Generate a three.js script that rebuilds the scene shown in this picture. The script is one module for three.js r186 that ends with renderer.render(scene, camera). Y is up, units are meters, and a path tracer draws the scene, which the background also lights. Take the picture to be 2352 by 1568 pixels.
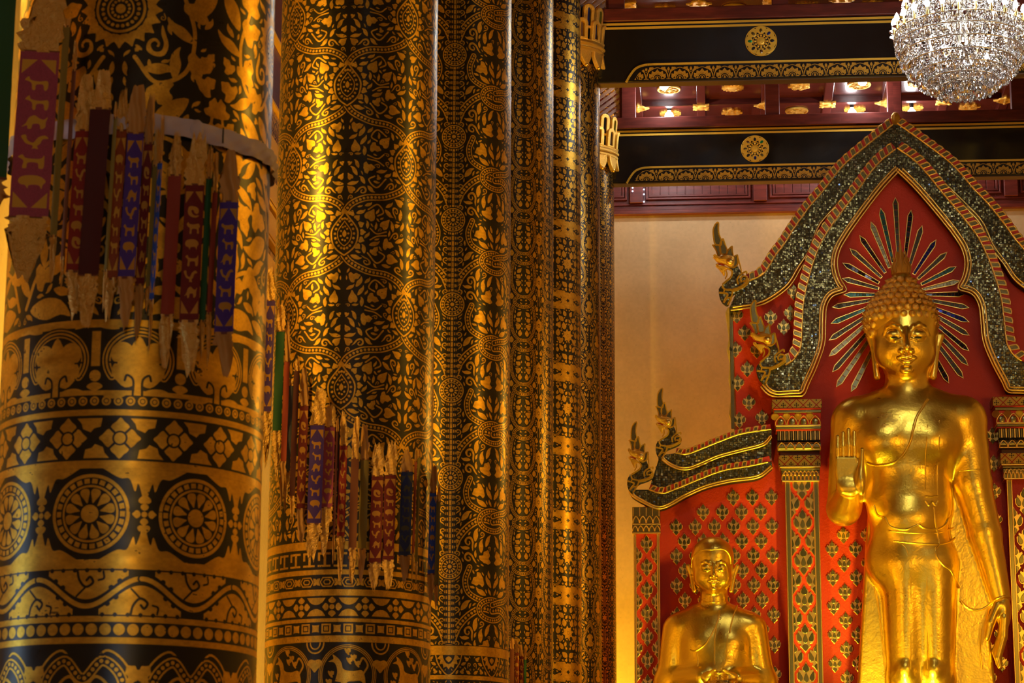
import * as THREE from 'three';
import { RoundedBoxGeometry } from 'three/addons/geometries/RoundedBoxGeometry.js';
import { RectAreaLightUniformsLib } from 'three/addons/lights/RectAreaLightUniformsLib.js';
import { mergeGeometries, mergeVertices } from 'three/addons/utils/BufferGeometryUtils.js';

// ---------------------------------------------------------------- camera, sky, light, exposure
const scene = new THREE.Scene();
const FOCAL = 5551.56;                                    // in pixels of a 2352 x 1568 frame
const camera = new THREE.PerspectiveCamera(2 * Math.atan(784 / FOCAL) * 180 / Math.PI, 1.5, 0.1, 200);
camera.position.set(0, 1.6, 0);
camera.rotation.order = 'YXZ';
camera.rotation.set(0.22616, 0.08379, 0.00442);
camera.focus = 33; camera.userData.fStop = 12;
camera.updateMatrixWorld(true);
const renderer = new THREE.WebGLRenderer({ antialias: true });
renderer.toneMapping = THREE.LinearToneMapping;
renderer.toneMappingExposure = 1.0;
renderer.shadowMap.enabled = true;
RectAreaLightUniformsLib.init();
scene.background = new THREE.Color(1.9, 2.6, 3.4);      // the daylight outside the doors behind the camera

const AMBER = [1.0, 0.55, 0.03], YELLOW = [1.0, 0.80, 0.07], COOL = [1.0, 0.98, 0.88], ORANGE = [1.0, 0.55, 0.07];
const col = (c) => new THREE.Color().setRGB(c[0], c[1], c[2]);

// ---------------------------------------------------------------- helpers
function rng(seed) { let a = seed >>> 0; return () => { a = (a + 0x6D2B79F5) >>> 0; let t = Math.imul(a ^ (a >>> 15), 1 | a); t = (t + Math.imul(t ^ (t >>> 7), 61 | t)) ^ t; return ((t ^ (t >>> 14)) >>> 0) / 4294967296; }; }
const V3 = (x, y, z) => new THREE.Vector3(x, y, z), V2 = (x, y) => new THREE.Vector2(x, y);
const PI = Math.PI, lerp = (a, b, t) => a + (b - a) * t, clamp = (x, a, b) => Math.min(b, Math.max(a, x));
// where the line of sight through a measured point of the survey photograph meets the upright plane z: gives metres
function at(u, v, z) {
  const d = V3((u - 1176) / FOCAL, -(v - 784) / FOCAL, -1).applyQuaternion(camera.quaternion);
  const t = (z - camera.position.z) / d.z;
  return camera.position.clone().addScaledVector(d, t);
}
function onY(u, v, y) {
  const d = V3((u - 1176) / FOCAL, -(v - 784) / FOCAL, -1).applyQuaternion(camera.quaternion);
  return camera.position.clone().addScaledVector(d, (y - camera.position.y) / d.y);
}
const taken = {};
const numbered = (n) => { taken[n] = (taken[n] ?? -1) + 1; return taken[n] ? `${n}_${String(taken[n]).padStart(3, '0')}` : n; };
function thing(name, label, category, p = [0, 0, 0], group) {
  const o = new THREE.Group(); o.name = numbered(name); o.position.set(...p); o.userData = { label, category };
  if (group) o.userData.group = group;
  scene.add(o); return o;
}
function offset(o) { const p = V3(0, 0, 0); while (o && o !== scene) { p.add(o.position); o = o.parent; } return p; }
// a part; its geometry is in world metres, or around the world point p
function part(name, geo, mat, parent = scene, p = null, rot = null) {
  const m = new THREE.Mesh(geo, mat); m.castShadow = m.receiveShadow = true;
  m.name = parent === scene ? numbered(name) : name;
  const o = offset(parent);
  m.position.set(-o.x, -o.y, -o.z);
  if (p) m.position.add(p.isVector3 ? p : V3(...p));
  if (rot) m.rotation.set(...rot);
  parent.add(m); return m;
}
function sub(name, parent, p) { const g = new THREE.Group(); g.name = name; const o = offset(parent); g.position.set(p[0] - o.x, p[1] - o.y, p[2] - o.z); parent.add(g); return g; }
function structure(name, geo, mat) { const m = part(name, geo, mat); m.userData = { kind: 'structure' }; return m; }
function tag(o, label, category, group) { o.userData.label = label; o.userData.category = category; if (group) o.userData.group = group; return o; }
function box(x0, x1, y0, y1, z0, z1) { const g = new THREE.BoxGeometry(x1 - x0, y1 - y0, z1 - z0); g.translate((x0 + x1) / 2, (y0 + y1) / 2, (z0 + z1) / 2); return metric(g); }
function rbox(x0, x1, y0, y1, z0, z1, r = 0.01) { const g = new RoundedBoxGeometry(x1 - x0, y1 - y0, z1 - z0, 2, r); g.translate((x0 + x1) / 2, (y0 + y1) / 2, (z0 + z1) / 2); return metric(g); }
// uv in metres from the position along the two axes the face spans
function metric(g) {
  const p = g.attributes.position, n = g.attributes.normal, uv = new Float32Array(p.count * 2);
  for (let i = 0; i < p.count; i++) {
    const ax = Math.abs(n.getX(i)), ay = Math.abs(n.getY(i)), az = Math.abs(n.getZ(i));
    if (ay > ax && ay > az) { uv[2 * i] = p.getX(i); uv[2 * i + 1] = p.getZ(i); }
    else if (ax > az) { uv[2 * i] = p.getZ(i); uv[2 * i + 1] = p.getY(i); }
    else { uv[2 * i] = p.getX(i); uv[2 * i + 1] = p.getY(i); }
  }
  g.setAttribute('uv', new THREE.BufferAttribute(uv, 2)); return g;
}
const clean = (gs) => mergeGeometries(gs.map((g) => { let q = g.index ? g.toNonIndexed() : g; for (const k of Object.keys(q.attributes)) if (!['position', 'normal', 'uv'].includes(k)) q.deleteAttribute(k); if (!q.attributes.uv) metric(q); return q; }));
function extrude(pts, z, depth, bevel = 0.006, holes = []) {
  const s = pts instanceof THREE.Shape ? pts : new THREE.Shape(pts);
  for (const h of holes) s.holes.push(new THREE.Path(h));
  const g = new THREE.ExtrudeGeometry(s, { depth: Math.max(0.001, depth - bevel), bevelEnabled: bevel > 0, bevelThickness: bevel, bevelSize: bevel, bevelOffset: -bevel, bevelSegments: 2, curveSegments: 10 });
  g.translate(0, 0, z); return g;
}
function tube(pts, r, seg = 0, rad = 6, closed = false) {
  const c = new THREE.CatmullRomCurve3(pts.map((p) => (p.isVector3 ? p : V3(...p))), closed, 'centripetal');
  return new THREE.TubeGeometry(c, seg || Math.max(8, pts.length * 4), r, rad, closed);
}
function ball(p, rx, ry, rz, w = 14, h = 10) { const g = new THREE.SphereGeometry(1, w, h); g.scale(rx, ry, rz); g.translate(p.x, p.y, p.z); return g; }
function cyl(r0, r1, y0, y1, x, z, n = 16) { const g = new THREE.CylinderGeometry(r1, r0, y1 - y0, n); g.translate(x, (y0 + y1) / 2, z); return g; }
// smooth closed or open outline through points (2D)
function smooth(pts, n = 6, closed = false) {
  const c = new THREE.CatmullRomCurve3(pts.map((p) => V3(p.x, p.y, 0)), closed, 'centripetal');
  return c.getPoints(pts.length * n).map((p) => V2(p.x, p.y));
}
function inside(x, y, poly) { let c = false; for (let i = 0, j = poly.length - 1; i < poly.length; j = i++) { const a = poly[i], b = poly[j]; if ((a.y > y) !== (b.y > y) && x < (b.x - a.x) * (y - a.y) / (b.y - a.y) + a.x) c = !c; } return c; }
// ---------------------------------------------------------------- procedural textures
function hash2(x, y, s) { let h = Math.imul(x | 0, 374761393) + Math.imul(y | 0, 668265263) + Math.imul(s | 0, 1442695041); h = Math.imul(h ^ (h >>> 13), 1274126177); return ((h ^ (h >>> 16)) >>> 0) / 4294967296; }
function vnoise(x, y, px, py, s) {                        // value noise that repeats after px, py cells
  const x0 = Math.floor(x), y0 = Math.floor(y), fx = x - x0, fy = y - y0, a = fx * fx * (3 - 2 * fx), b = fy * fy * (3 - 2 * fy);
  const m = (i, n) => ((i % n) + n) % n, h = (i, j) => hash2(m(i, px), m(j, py), s);
  return lerp(lerp(h(x0, y0), h(x0 + 1, y0), a), lerp(h(x0, y0 + 1), h(x0 + 1, y0 + 1), a), b);
}
function noiseTex(n, fn, srgb) {                          // fn(u, v) gives [r, g, b] in 0..1
  const d = new Uint8Array(n * n * 4);
  for (let j = 0; j < n; j++) for (let i = 0; i < n; i++) { const c = fn(i / n, j / n), k = 4 * (j * n + i); d[k] = 255 * clamp(c[0], 0, 1); d[k + 1] = 255 * clamp(c[1], 0, 1); d[k + 2] = 255 * clamp(c[2], 0, 1); d[k + 3] = 255; }
  const t = new THREE.DataTexture(d, n, n); t.magFilter = THREE.LinearFilter; t.minFilter = THREE.LinearMipmapLinearFilter; t.wrapS = t.wrapT = THREE.RepeatWrapping; t.generateMipmaps = true;
  if (srgb) t.colorSpace = THREE.SRGBColorSpace; t.needsUpdate = true; return t;
}
const scaled = (t, sx, sy) => { const c = t.clone(); c.repeat.set(sx, sy); c.needsUpdate = true; return c; };
const fbm = (u, v, k, s, oct = 4) => { let a = 0, w = 0.5, q = 0; for (let o = 0; o < oct; o++) { a += w * vnoise(u * k, v * k, k, k, s + o); q += w; w *= 0.5; k *= 2; } return a / q; };
const mottle = noiseTex(256, (u, v) => { const n = 0.72 + 0.28 * fbm(u, v, 6, 3); return [n, n, n]; });
const leafWear = noiseTex(512, (u, v) => { const n = fbm(u, v, 8, 11), m = fbm(u, v, 40, 17, 3), r = 0.28 + 0.5 * Math.pow(n, 1.6) + 0.18 * (m - 0.5); return [r, r, r]; });
const leafBump = noiseTex(512, (u, v) => { const n = 0.7 * fbm(u, v, 14, 21) + 0.3 * fbm(u, v, 60, 23, 2); return [n, n, n]; });
const statueSheen = noiseTex(512, (u, v) => { const n = fbm(u, v, 4, 51), m = fbm(u, v, 30, 57, 3), r = 0.42 + 0.16 * n + 0.12 * (m - 0.5); return [r, r, r]; });
const plaster = noiseTex(512, (u, v) => { const n = fbm(u, v, 5, 31), m = fbm(u, v, 70, 37, 2); const k = 0.86 + 0.14 * n + 0.05 * (m - 0.5); const sp = hash2(u * 512, v * 512, 5) > 0.9993 ? 0.72 : 1; return [k * sp, k * 0.985 * sp, k * 0.95 * sp]; }, true);
const woodTex = noiseTex(512, (u, v) => { const g = fbm(u * 0.25, v, 32, 41, 4), f = vnoise(u * 6, v * 220, 6, 220, 43); const k = 0.68 + 0.32 * g - 0.12 * f; return [k, k * 0.97, k * 0.95]; }, true);

const std = (c, rough, metal = 0, extra = {}) => new THREE.MeshStandardMaterial({ color: col(c), roughness: rough, metalness: metal, ...extra });
const M = {
  gold: std([1.0, 0.66, 0.15], 0.34, 1, { roughnessMap: scaled(leafWear, 1.3, 1.3), bumpMap: scaled(leafBump, 2, 2), bumpScale: 0.006 }),
  statueGold: std([1.0, 0.71, 0.10], 0.64, 1, { roughnessMap: scaled(statueSheen, 0.4, 0.4), bumpMap: scaled(leafBump, 0.8, 0.8), bumpScale: 0.0045 }),
  carvedGold: std([1.0, 0.64, 0.14], 0.4, 1, { bumpMap: scaled(leafBump, 9, 9), bumpScale: 0.012 }),
  wireGold: std([1.0, 0.68, 0.17], 0.3, 1),
  redLacquer: std([0.54, 0.03, 0.006], 0.5, 0, { map: scaled(mottle, 1.4, 1.4) }),
  vermilion: std([0.60, 0.034, 0.005], 0.58, 0, { bumpMap: scaled(leafBump, 2.5, 2.5), bumpScale: 0.006 }),
  panelWood: std([0.30, 0.06, 0.042], 0.4, 0, { map: scaled(woodTex, 0.7, 0.7) }),
  redWood: std([0.19, 0.034, 0.024], 0.4, 0, { map: scaled(woodTex, 0.7, 0.7) }),
  ceilingWood: std([0.13, 0.026, 0.019], 0.22, 0, { map: scaled(woodTex, 0.5, 0.8) }),
  paleLattice: std([0.72, 0.50, 0.42], 0.5, 0, { map: scaled(woodTex, 1.5, 1.5) }),
  blackLacquer: std([0.010, 0.009, 0.008], 0.28, 0, { roughnessMap: scaled(leafWear, 0.5, 0.5) }),
  underBeam: std([0.10, 0.055, 0.030], 0.6),
  plaster: std([0.80, 0.64, 0.37], 0.85, 0, { map: scaled(plaster, 0.35, 0.35) }),
  floor: std([0.20, 0.07, 0.04], 0.3, 0, { map: scaled(mottle, 0.4, 0.4) }),
  glassDark: std([0.30, 0.25, 0.09], 0.26, 0.9),
  glassGreen: std([0.02, 0.30, 0.12], 0.1, 0.6), glassBlue: std([0.03, 0.05, 0.35], 0.1, 0.6), glassSilver: std([0.62, 0.60, 0.50], 0.1, 1),
  glassBlack: std([0.03, 0.03, 0.045], 0.1, 0.5),
  mosaic: new THREE.MeshStandardMaterial({ color: 0xffffff, vertexColors: true, roughness: 0.27, metalness: 0.9 }),
  dark: std([0.02, 0.018, 0.016], 0.6),
};

// ---------------------------------------------------------------- gold stencil patterns (flat gold leaf print on black lacquer)
// a painter draws white on black in metres, x to the right and y up, on a tile W x H that repeats
class Painter {
  constructor(W, H, w, h) {
    this.W = W; this.H = H; this.w = w; this.h = h;
    this.cv = document.createElement('canvas'); this.cv.width = w; this.cv.height = h;
    const c = this.c = this.cv.getContext('2d'); c.fillStyle = '#000'; c.fillRect(0, 0, w, h);
    c.setTransform(w / W, 0, 0, -h / H, 0, h); c.lineJoin = 'round'; c.lineCap = 'round'; this.gold();
  }
  gold() { this.c.fillStyle = this.c.strokeStyle = '#fff'; return this; }
  black() { this.c.fillStyle = this.c.strokeStyle = '#000'; return this; }
  wrap(fn, wy = true) { for (const i of [-1, 0, 1]) for (const j of wy ? [-1, 0, 1] : [0]) { this.c.save(); this.c.translate(i * this.W, j * this.H); fn(this.c); this.c.restore(); } return this; }
  poly(c, pts, close = true) { c.beginPath(); pts.forEach((p, i) => (i ? c.lineTo(p[0], p[1]) : c.moveTo(p[0], p[1]))); if (close) c.closePath(); }
  disc(c, x, y, r) { c.beginPath(); c.arc(x, y, r, 0, 2 * PI); c.fill(); }
  ring(c, x, y, r, lw) { c.lineWidth = lw; c.beginPath(); c.arc(x, y, r, 0, 2 * PI); c.stroke(); }
  rect(y0, y1) { this.c.fillRect(-0.01, y0, this.W + 0.02, y1 - y0); return this; }
  line(c, pts, lw) { c.lineWidth = lw; this.poly(c, pts, false); c.stroke(); }
  beads(c, pts, r, step) { let acc = 0; for (let i = 1; i < pts.length; i++) { const [x0, y0] = pts[i - 1], [x1, y1] = pts[i], L = Math.hypot(x1 - x0, y1 - y0); while (acc < L) { const t = acc / L; this.disc(c, lerp(x0, x1, t), lerp(y0, y1, t), r); acc += step; } acc -= L; } }
  strap(c, pts, wd, bead = true) { const g = c.fillStyle; c.fillStyle = c.strokeStyle = '#000'; this.line(c, pts, wd * 1.35); c.fillStyle = c.strokeStyle = '#fff'; this.line(c, pts, wd); c.strokeStyle = '#000'; this.line(c, pts, wd * 0.62); c.strokeStyle = '#fff'; c.fillStyle = '#fff'; if (bead) this.beads(c, pts, wd * 0.2, wd * 0.56); else this.line(c, pts, wd * 0.25); }
  leafPath(x, y, a, L, wd, kind) {
    const S = LEAVES[kind], ca = Math.cos(a), sa = Math.sin(a);
    return S.map(([p, q]) => { const X = p * L, Y = q * wd; return [x + X * ca - Y * sa, y + X * sa + Y * ca]; });
  }
  leaf(c, x, y, a, L, wd, kind = 0) { this.poly(c, this.leafPath(x, y, a, L, wd, kind)); c.fill(); }
  vesica(c, x, y, w, h, lw) { c.lineWidth = lw; c.beginPath(); c.moveTo(x, y + h); c.bezierCurveTo(x + w * 0.5, y + h * 0.55, x + w, y + h * 0.35, x + w, y); c.bezierCurveTo(x + w, y - h * 0.6, x + w * 0.5, y - h * 0.8, x, y - h); c.bezierCurveTo(x - w * 0.5, y - h * 0.8, x - w, y - h * 0.6, x - w, y); c.bezierCurveTo(x - w, y + h * 0.35, x - w * 0.5, y + h * 0.55, x, y + h); if (lw) c.stroke(); else c.fill(); }
  // fills what is still black with leaves that keep a gap; each has a mirror twin about x = 0 (and so about W / 2)
  foliage(seed, sizes, { gap = 0.0055, flow = (x, y) => PI / 2, spread = 2.4, tries = 900, kinds = [0, 1, 2, 3, 4], y0 = 0, y1 = this.H, mirror = true, fat = 0.62 } = {}) {
    const cell = Math.max(this.W / this.w, this.H / this.h) * 2.2, gw = Math.floor(this.W / cell), gh = Math.floor(this.H / cell), occ = new Uint8Array(gw * gh), d = this.c.getImageData(0, 0, this.w, this.h).data;
    for (let j = 0; j < gh; j++) for (let i = 0; i < gw; i++) { const px = Math.min(this.w - 1, Math.floor((i + 0.5) / gw * this.w)), py = Math.min(this.h - 1, Math.floor((1 - (j + 0.5) / gh) * this.h)); occ[j * gw + i] = d[4 * (py * this.w + px)] > 90 ? 1 : 0; }
    const R = rng(seed), at2 = (x, y) => { const i = ((Math.floor(x / this.W * gw) % gw) + gw) % gw, j = ((Math.floor(y / this.H * gh) % gh) + gh) % gh; return occ[j * gw + i]; };
    const limit = mirror ? this.W / 2 : this.W;
    for (const L of sizes) for (let t = 0; t < tries; t++) {
      const x = R() * limit, y = lerp(y0, y1, R()); if (at2(x, y)) continue;
      const a = flow(x, y) + (R() - 0.5) * spread, k = kinds[Math.floor(R() * kinds.length)], wd = L * fat * (0.85 + 0.3 * R());
      const P = this.leafPath(x, y, a, L, wd, k); let ok = true, mx = 0, my = 0;
      for (const p of P) { mx += p[0] / P.length; my += p[1] / P.length; }
      for (let i = 0; i < P.length && ok; i++) { const p = P[i], q = P[(i + 1) % P.length];
        for (const s of [0, 0.5]) { const X = lerp(p[0], q[0], s), Y = lerp(p[1], q[1], s), dx = X - mx, dy = Y - my, l = Math.hypot(dx, dy) || 1, ex = X + dx / l * gap, ey = Y + dy / l * gap;
          if (at2(ex, ey) || at2(lerp(mx, X, 0.5), lerp(my, Y, 0.5)) || ey < y0 || ey > y1 || (mirror && (ex < gap * 0.5 || ex > limit - gap * 0.5))) { ok = false; break; } } }
      if (!ok) continue;
      const twins = mirror ? [P, P.map(([X, Y]) => [this.W - X, Y])] : [P];
      for (const Q of twins) {
        this.wrap((c) => { this.poly(c, Q); c.fill(); });
        const poly = Q.map(([X, Y]) => ({ x: X, y: Y })); let a0 = 1e9, a1 = -1e9, b0 = 1e9, b1 = -1e9; for (const p of poly) { a0 = Math.min(a0, p.x); a1 = Math.max(a1, p.x); b0 = Math.min(b0, p.y); b1 = Math.max(b1, p.y); }
        for (let Y = b0; Y <= b1; Y += cell * 0.8) for (let X = a0; X <= a1; X += cell * 0.8) if (inside(X, Y, poly)) { const i = ((Math.floor(X / this.W * gw) % gw) + gw) % gw, j = ((Math.floor(Y / this.H * gh) % gh) + gh) % gh; occ[j * gw + i] = 1; }
      }
    }
    return this;
  }
  // gold leaf where white, lacquer where black; worn a little
  maps(seed) {
    const { w, h } = this, src = this.c.getImageData(0, 0, w, h).data, a = document.createElement('canvas'), b = document.createElement('canvas'); a.width = b.width = w; a.height = b.height = h;
    const ca = a.getContext('2d'), cb = b.getContext('2d'), A = ca.createImageData(w, h), B = cb.createImageData(w, h);
    for (let j = 0; j < h; j++) for (let i = 0; i < w; i++) {
      const k = 4 * (j * w + i), n = vnoise(i / w * 24, j / h * 48, 24, 48, seed), f = hash2(i, j, seed + 1), m = vnoise(i / w * 120, j / h * 200, 120, 200, seed + 2);
      let g = src[k] / 255; if (f > 0.985 || m * n > 0.74) g *= 0.45;
      const t = 0.82 + 0.14 * n + 0.1 * (m - 0.5);
      A.data[k] = lerp(16, 236 * t, g); A.data[k + 1] = lerp(12, 184 * t, g); A.data[k + 2] = lerp(9, 66 * t, g); A.data[k + 3] = 255;
      const r = lerp(0.26 + 0.08 * n, 0.29 + 0.15 * n, g); B.data[k] = 0; B.data[k + 1] = 255 * r; B.data[k + 2] = 255 * 0.92 * g; B.data[k + 3] = 255;
    }
    ca.putImageData(A, 0, 0); cb.putImageData(B, 0, 0);
    const mk = (cv, s) => { const t = new THREE.CanvasTexture(cv); t.wrapS = t.wrapT = THREE.RepeatWrapping; if (s) t.colorSpace = THREE.SRGBColorSpace; return t; };
    return { map: mk(a, true), orm: mk(b, false) };
  }
  material(seed) { const { map, orm } = this.maps(seed); return new THREE.MeshStandardMaterial({ color: 0xffffff, map, roughnessMap: orm, metalnessMap: orm, roughness: 1, metalness: 1 }); }
}
const sym = (h) => [...h, ...h.slice(1, -1).reverse().map(([x, y]) => [x, -y])];
const fine = (pts) => { const c = new THREE.CatmullRomCurve3(pts.map(([x, y]) => V3(x, y, 0)), true, 'centripetal'); return c.getPoints(pts.length * 3).map((p) => [p.x, p.y]); };
const LEAVES = [
  fine(sym([[0, 0], [0.04, 0.22], [0.08, 0.52], [0.3, 0.68], [0.4, 0.46], [0.48, 0.34], [0.7, 0.38], [0.84, 0.2], [1, 0]])),       // three-lobed leaf
  fine(sym([[0, 0], [0.2, 0.32], [0.5, 0.42], [0.8, 0.2], [1, 0]])),                                                            // bud
  fine([[0, 0], [0.3, 0.1], [0.62, 0.04], [0.86, 0.2], [0.84, 0.5], [0.62, 0.58], [0.52, 0.4], [0.62, 0.3], [0.7, 0.36], [0.72, 0.26], [0.58, 0.2], [0.42, 0.36], [0.5, 0.66], [0.78, 0.78], [1.0, 0.52], [1.02, 0.1], [0.7, -0.14], [0.3, -0.08]]),   // curl
  fine([[0, 0], [0.3, 0.34], [0.7, 0.4], [1, 0.1], [0.78, 0.08], [0.5, -0.12], [0.2, -0.12]]),                                  // hooked leaf
  fine(sym([[0, 0], [-0.08, 0.3], [0.12, 0.55], [0.42, 0.5], [0.7, 0.24], [1, 0]])),                                            // heart
  fine(sym([[0, 0], [0.3, 0.2], [0.7, 0.44], [0.92, 0.36], [1, 0]])),   // wheel petal
];
const curve = (pts, n = 40) => { const c = new THREE.CatmullRomCurve3(pts.map(([x, y]) => V3(x, y, 0)), false, 'centripetal'); return c.getPoints(n).map((p) => [p.x, p.y]); };
const arcPts = (x, y, rx, ry, a0, a1, n = 30) => Array.from({ length: n + 1 }, (_, i) => { const a = lerp(a0, a1, i / n); return [x + rx * Math.cos(a), y + ry * Math.sin(a)]; });
const RAD = 0.42, CIRC = 2 * PI * RAD;

// first column, lower bands: y from Y0; the pixel rows of the survey give the heights
function bandsOne() {
  const Y0 = 1.9, Y1 = 3.325, HALF = CIRC / 2, W = CIRC / 8, H = Y1 - Y0, P = new Painter(HALF, H, 2048, 2048), Y = (v) => 4.363 - v * 0.00137 - Y0, cx = W / 2;
  const each = (n, fn, shift = 0) => P.wrap((c) => { for (let k = 0; k < n; k++) { c.save(); c.translate((k + shift) * HALF / n, 0); fn(c); c.restore(); } }, false);
  const R = (v0, v1) => P.rect(Y(v1), Y(v0));
  // arches with a leaf
  R(757, 776); R(920, 931); R(963, 977); R(1078, 1096); R(1298, 1319); R(1422, 1435); R(1468, 1482);
  each(5, (c) => {
    const cx = CIRC / 20, y = Y(850), ax = 0.098;
    P.strap(c, [...arcPts(cx, y, ax, 0.088, -0.2 * PI, 1.2 * PI, 40)], 0.026, false);
    c.fillStyle = '#fff'; P.leaf(c, cx, y - 0.075, PI / 2, 0.15, 0.125, 4); c.fillRect(cx - 0.01, y - 0.1, 0.02, 0.06); P.disc(c, cx - 0.045, y - 0.035, 0.036); P.disc(c, cx + 0.045, y - 0.035, 0.036); P.disc(c, cx - 0.05, y + 0.02, 0.036); P.disc(c, cx + 0.05, y + 0.02, 0.036);
    c.strokeStyle = '#000'; for (const s of [-1, 1]) { P.line(c, curve([[cx + s * 0.014, y - 0.11], [cx + s * 0.016, y - 0.06], [cx + s * 0.034, y - 0.048], [cx + s * 0.04, y - 0.064]]), 0.007); P.line(c, [[cx + s * 0.088, y - 0.008], [cx + s * 0.066, y - 0.01]], 0.005); } c.strokeStyle = '#fff';
    for (const s of [-1, 1]) { P.leaf(c, cx + s * 0.02, y - 0.1, s > 0 ? -0.1 : PI + 0.1, 0.085, 0.04, 3); P.leaf(c, cx + s * 0.06, y + 0.098, s > 0 ? 0.3 : PI - 0.3, 0.09, 0.035, 3); }
    c.fillRect(-0.014, y - 0.02, 0.028, 0.11); P.disc(c, 0, y - 0.05, 0.018); P.leaf(c, 0, y - 0.07, -PI / 2, 0.03, 0.06, 1);
  }, -0.3835);
  const dots = (v, n, r, hole) => P.wrap((c) => { for (let i = 0; i < n; i++) { const x = (i + 0.5) * HALF / n; c.fillStyle = '#fff'; P.disc(c, x, Y(v), r); if (hole) { c.fillStyle = '#000'; P.ring(Object.assign(c, { strokeStyle: '#000' }), x, Y(v), r * 0.5, r * 0.16); c.strokeStyle = '#fff'; } } }, false);
  dots(944, 36, 0.0145, true); dots(1451, 32, 0.0175, false);
  P.gold();
  // leaning flowers
  each(4, (c) => { c.fillStyle = '#fff'; const n = 2; for (let i = 0; i < n; i++) { const x = (i + 0.5) * W / n, y = Y(1028);
    for (let k = 0; k < 4; k++) P.leaf(c, x + 0.022 * Math.cos(k * PI / 2), y + 0.022 * Math.sin(k * PI / 2), k * PI / 2, 0.042, 0.052, 4);
    c.fillStyle = '#000'; P.disc(c, x, y, 0.023); c.strokeStyle = '#000'; for (const q of [1, -1]) P.line(c, [[x - 0.05, y - q * 0.05], [x + 0.05, y + q * 0.05]], 0.007); c.fillStyle = '#fff'; P.disc(c, x, y, 0.0175);
    P.poly(c, [[x + 0.03, Y(983)], [x + 0.11, Y(983)], [x + 0.105, y + 0.035], [x + 0.085, y + 0.03], [x + 0.075, y + 0.018], [x + 0.05, y + 0.028], [x + 0.045, y + 0.045]]); c.fill();
    P.poly(c, [[x - 0.03, Y(1073)], [x - 0.11, Y(1073)], [x - 0.105, y - 0.035], [x - 0.085, y - 0.03], [x - 0.075, y - 0.018], [x - 0.05, y - 0.028], [x - 0.045, y - 0.045]]); c.fill(); } });
  // wheels of the law
  each(4, (c) => { const y = Y(1197), r = 0.12;
    for (const s of [1, -1]) { c.fillStyle = '#fff'; const b = s > 0 ? Y(1096) : Y(1298); P.poly(c, curve([[-0.13, b], [-0.075, b - s * 0.03], [-0.05, b - s * 0.03], [-0.03, b - s * 0.07], [-0.022, b - s * 0.045], [0, b - s * 0.10], [0.022, b - s * 0.045], [0.03, b - s * 0.07], [0.05, b - s * 0.03], [0.075, b - s * 0.03], [0.13, b]], 50)); c.fill(); }
    c.fillStyle = '#000'; P.disc(c, cx, y, r + 0.008); c.strokeStyle = '#fff'; c.fillStyle = '#fff'; P.ring(c, cx, y, r - 0.004, 0.011); P.ring(c, cx, y, r - 0.036, 0.007);
    for (let k = 0; k < 26; k++) { const a = k / 26 * 2 * PI; c.save(); c.translate(cx + (r - 0.0205) * Math.cos(a), y + (r - 0.0205) * Math.sin(a)); c.rotate(a); c.fillRect(-0.0075, -0.0085, 0.015, 0.017); c.restore(); }
    for (let k = 0; k < 12; k++) { const a = (k + 0.5) / 12 * 2 * PI; P.leaf(c, cx + 0.032 * Math.cos(a), y + 0.032 * Math.sin(a), a, 0.046, 0.034, 5); }
    P.disc(c, cx, y, 0.0275);
    for (let k = 0; k < 4; k++) P.leaf(c, 0.011 * Math.cos(k * PI / 2), y + 0.011 * Math.sin(k * PI / 2), k * PI / 2, 0.026, 0.03, 1); P.disc(c, 0, y, 0.009);
    P.leaf(c, 0, y + 0.035, PI / 2, 0.03, 0.035, 4); P.leaf(c, 0, y - 0.035, -PI / 2, 0.03, 0.035, 4);
  });
  // wave scroll
  each(4, (c) => { const y = Y(1370), A = 0.042, wv = Array.from({ length: 61 }, (_, i) => [W * i / 60, y + A * Math.cos(2 * PI * i / 60)]);
    c.strokeStyle = '#fff'; c.fillStyle = '#fff';
    const fw = (x) => y + A * Math.cos(2 * PI * x / W);
    for (const s of [1, -1]) { const x0 = s > 0 ? W / 2 : W, yb = s > 0 ? Y(1322) : Y(1419), q = []; for (let i = 0; i <= 24; i++) { const x = x0 + (i / 24 - 0.5) * 0.25, w = fw(x) + s * 0.02; q.push([x, s > 0 ? Math.min(w, yb) : Math.max(w, yb)]); }
      c.fillStyle = '#fff'; P.poly(c, [[x0 - 0.125, yb], ...q, [x0 + 0.125, yb]]); c.fill();
      c.fillStyle = '#000'; for (let k = -3; k <= 3; k++) P.disc(c, x0 + k * 0.038, yb, 0.0065); for (const k of [-0.1, -0.075, 0.075, 0.1]) P.disc(c, x0 + k, (fw(x0 + k) + s * 0.02), 0.008);
      c.strokeStyle = '#000'; P.line(c, curve([[x0 - 0.03, yb], [x0 - 0.022, yb - s * 0.03], [x0 - 0.002, yb - s * 0.05], [x0 + 0.02, yb - s * 0.036], [x0 + 0.01, yb - s * 0.02], [x0, yb - s * 0.03]], 30), 0.0075); P.line(c, curve([[x0 - 0.002, yb - s * 0.05], [x0 - 0.03, yb - s * 0.078]]), 0.006); P.line(c, curve([[x0 + 0.05, yb - s * 0.004], [x0 + 0.052, yb - s * 0.024], [x0 + 0.036, yb - s * 0.03]]), 0.006); c.strokeStyle = '#fff'; c.fillStyle = '#fff'; }
    c.strokeStyle = '#000'; P.line(c, wv, 0.026); c.strokeStyle = '#fff'; P.line(c, wv, 0.015);
  });
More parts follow.
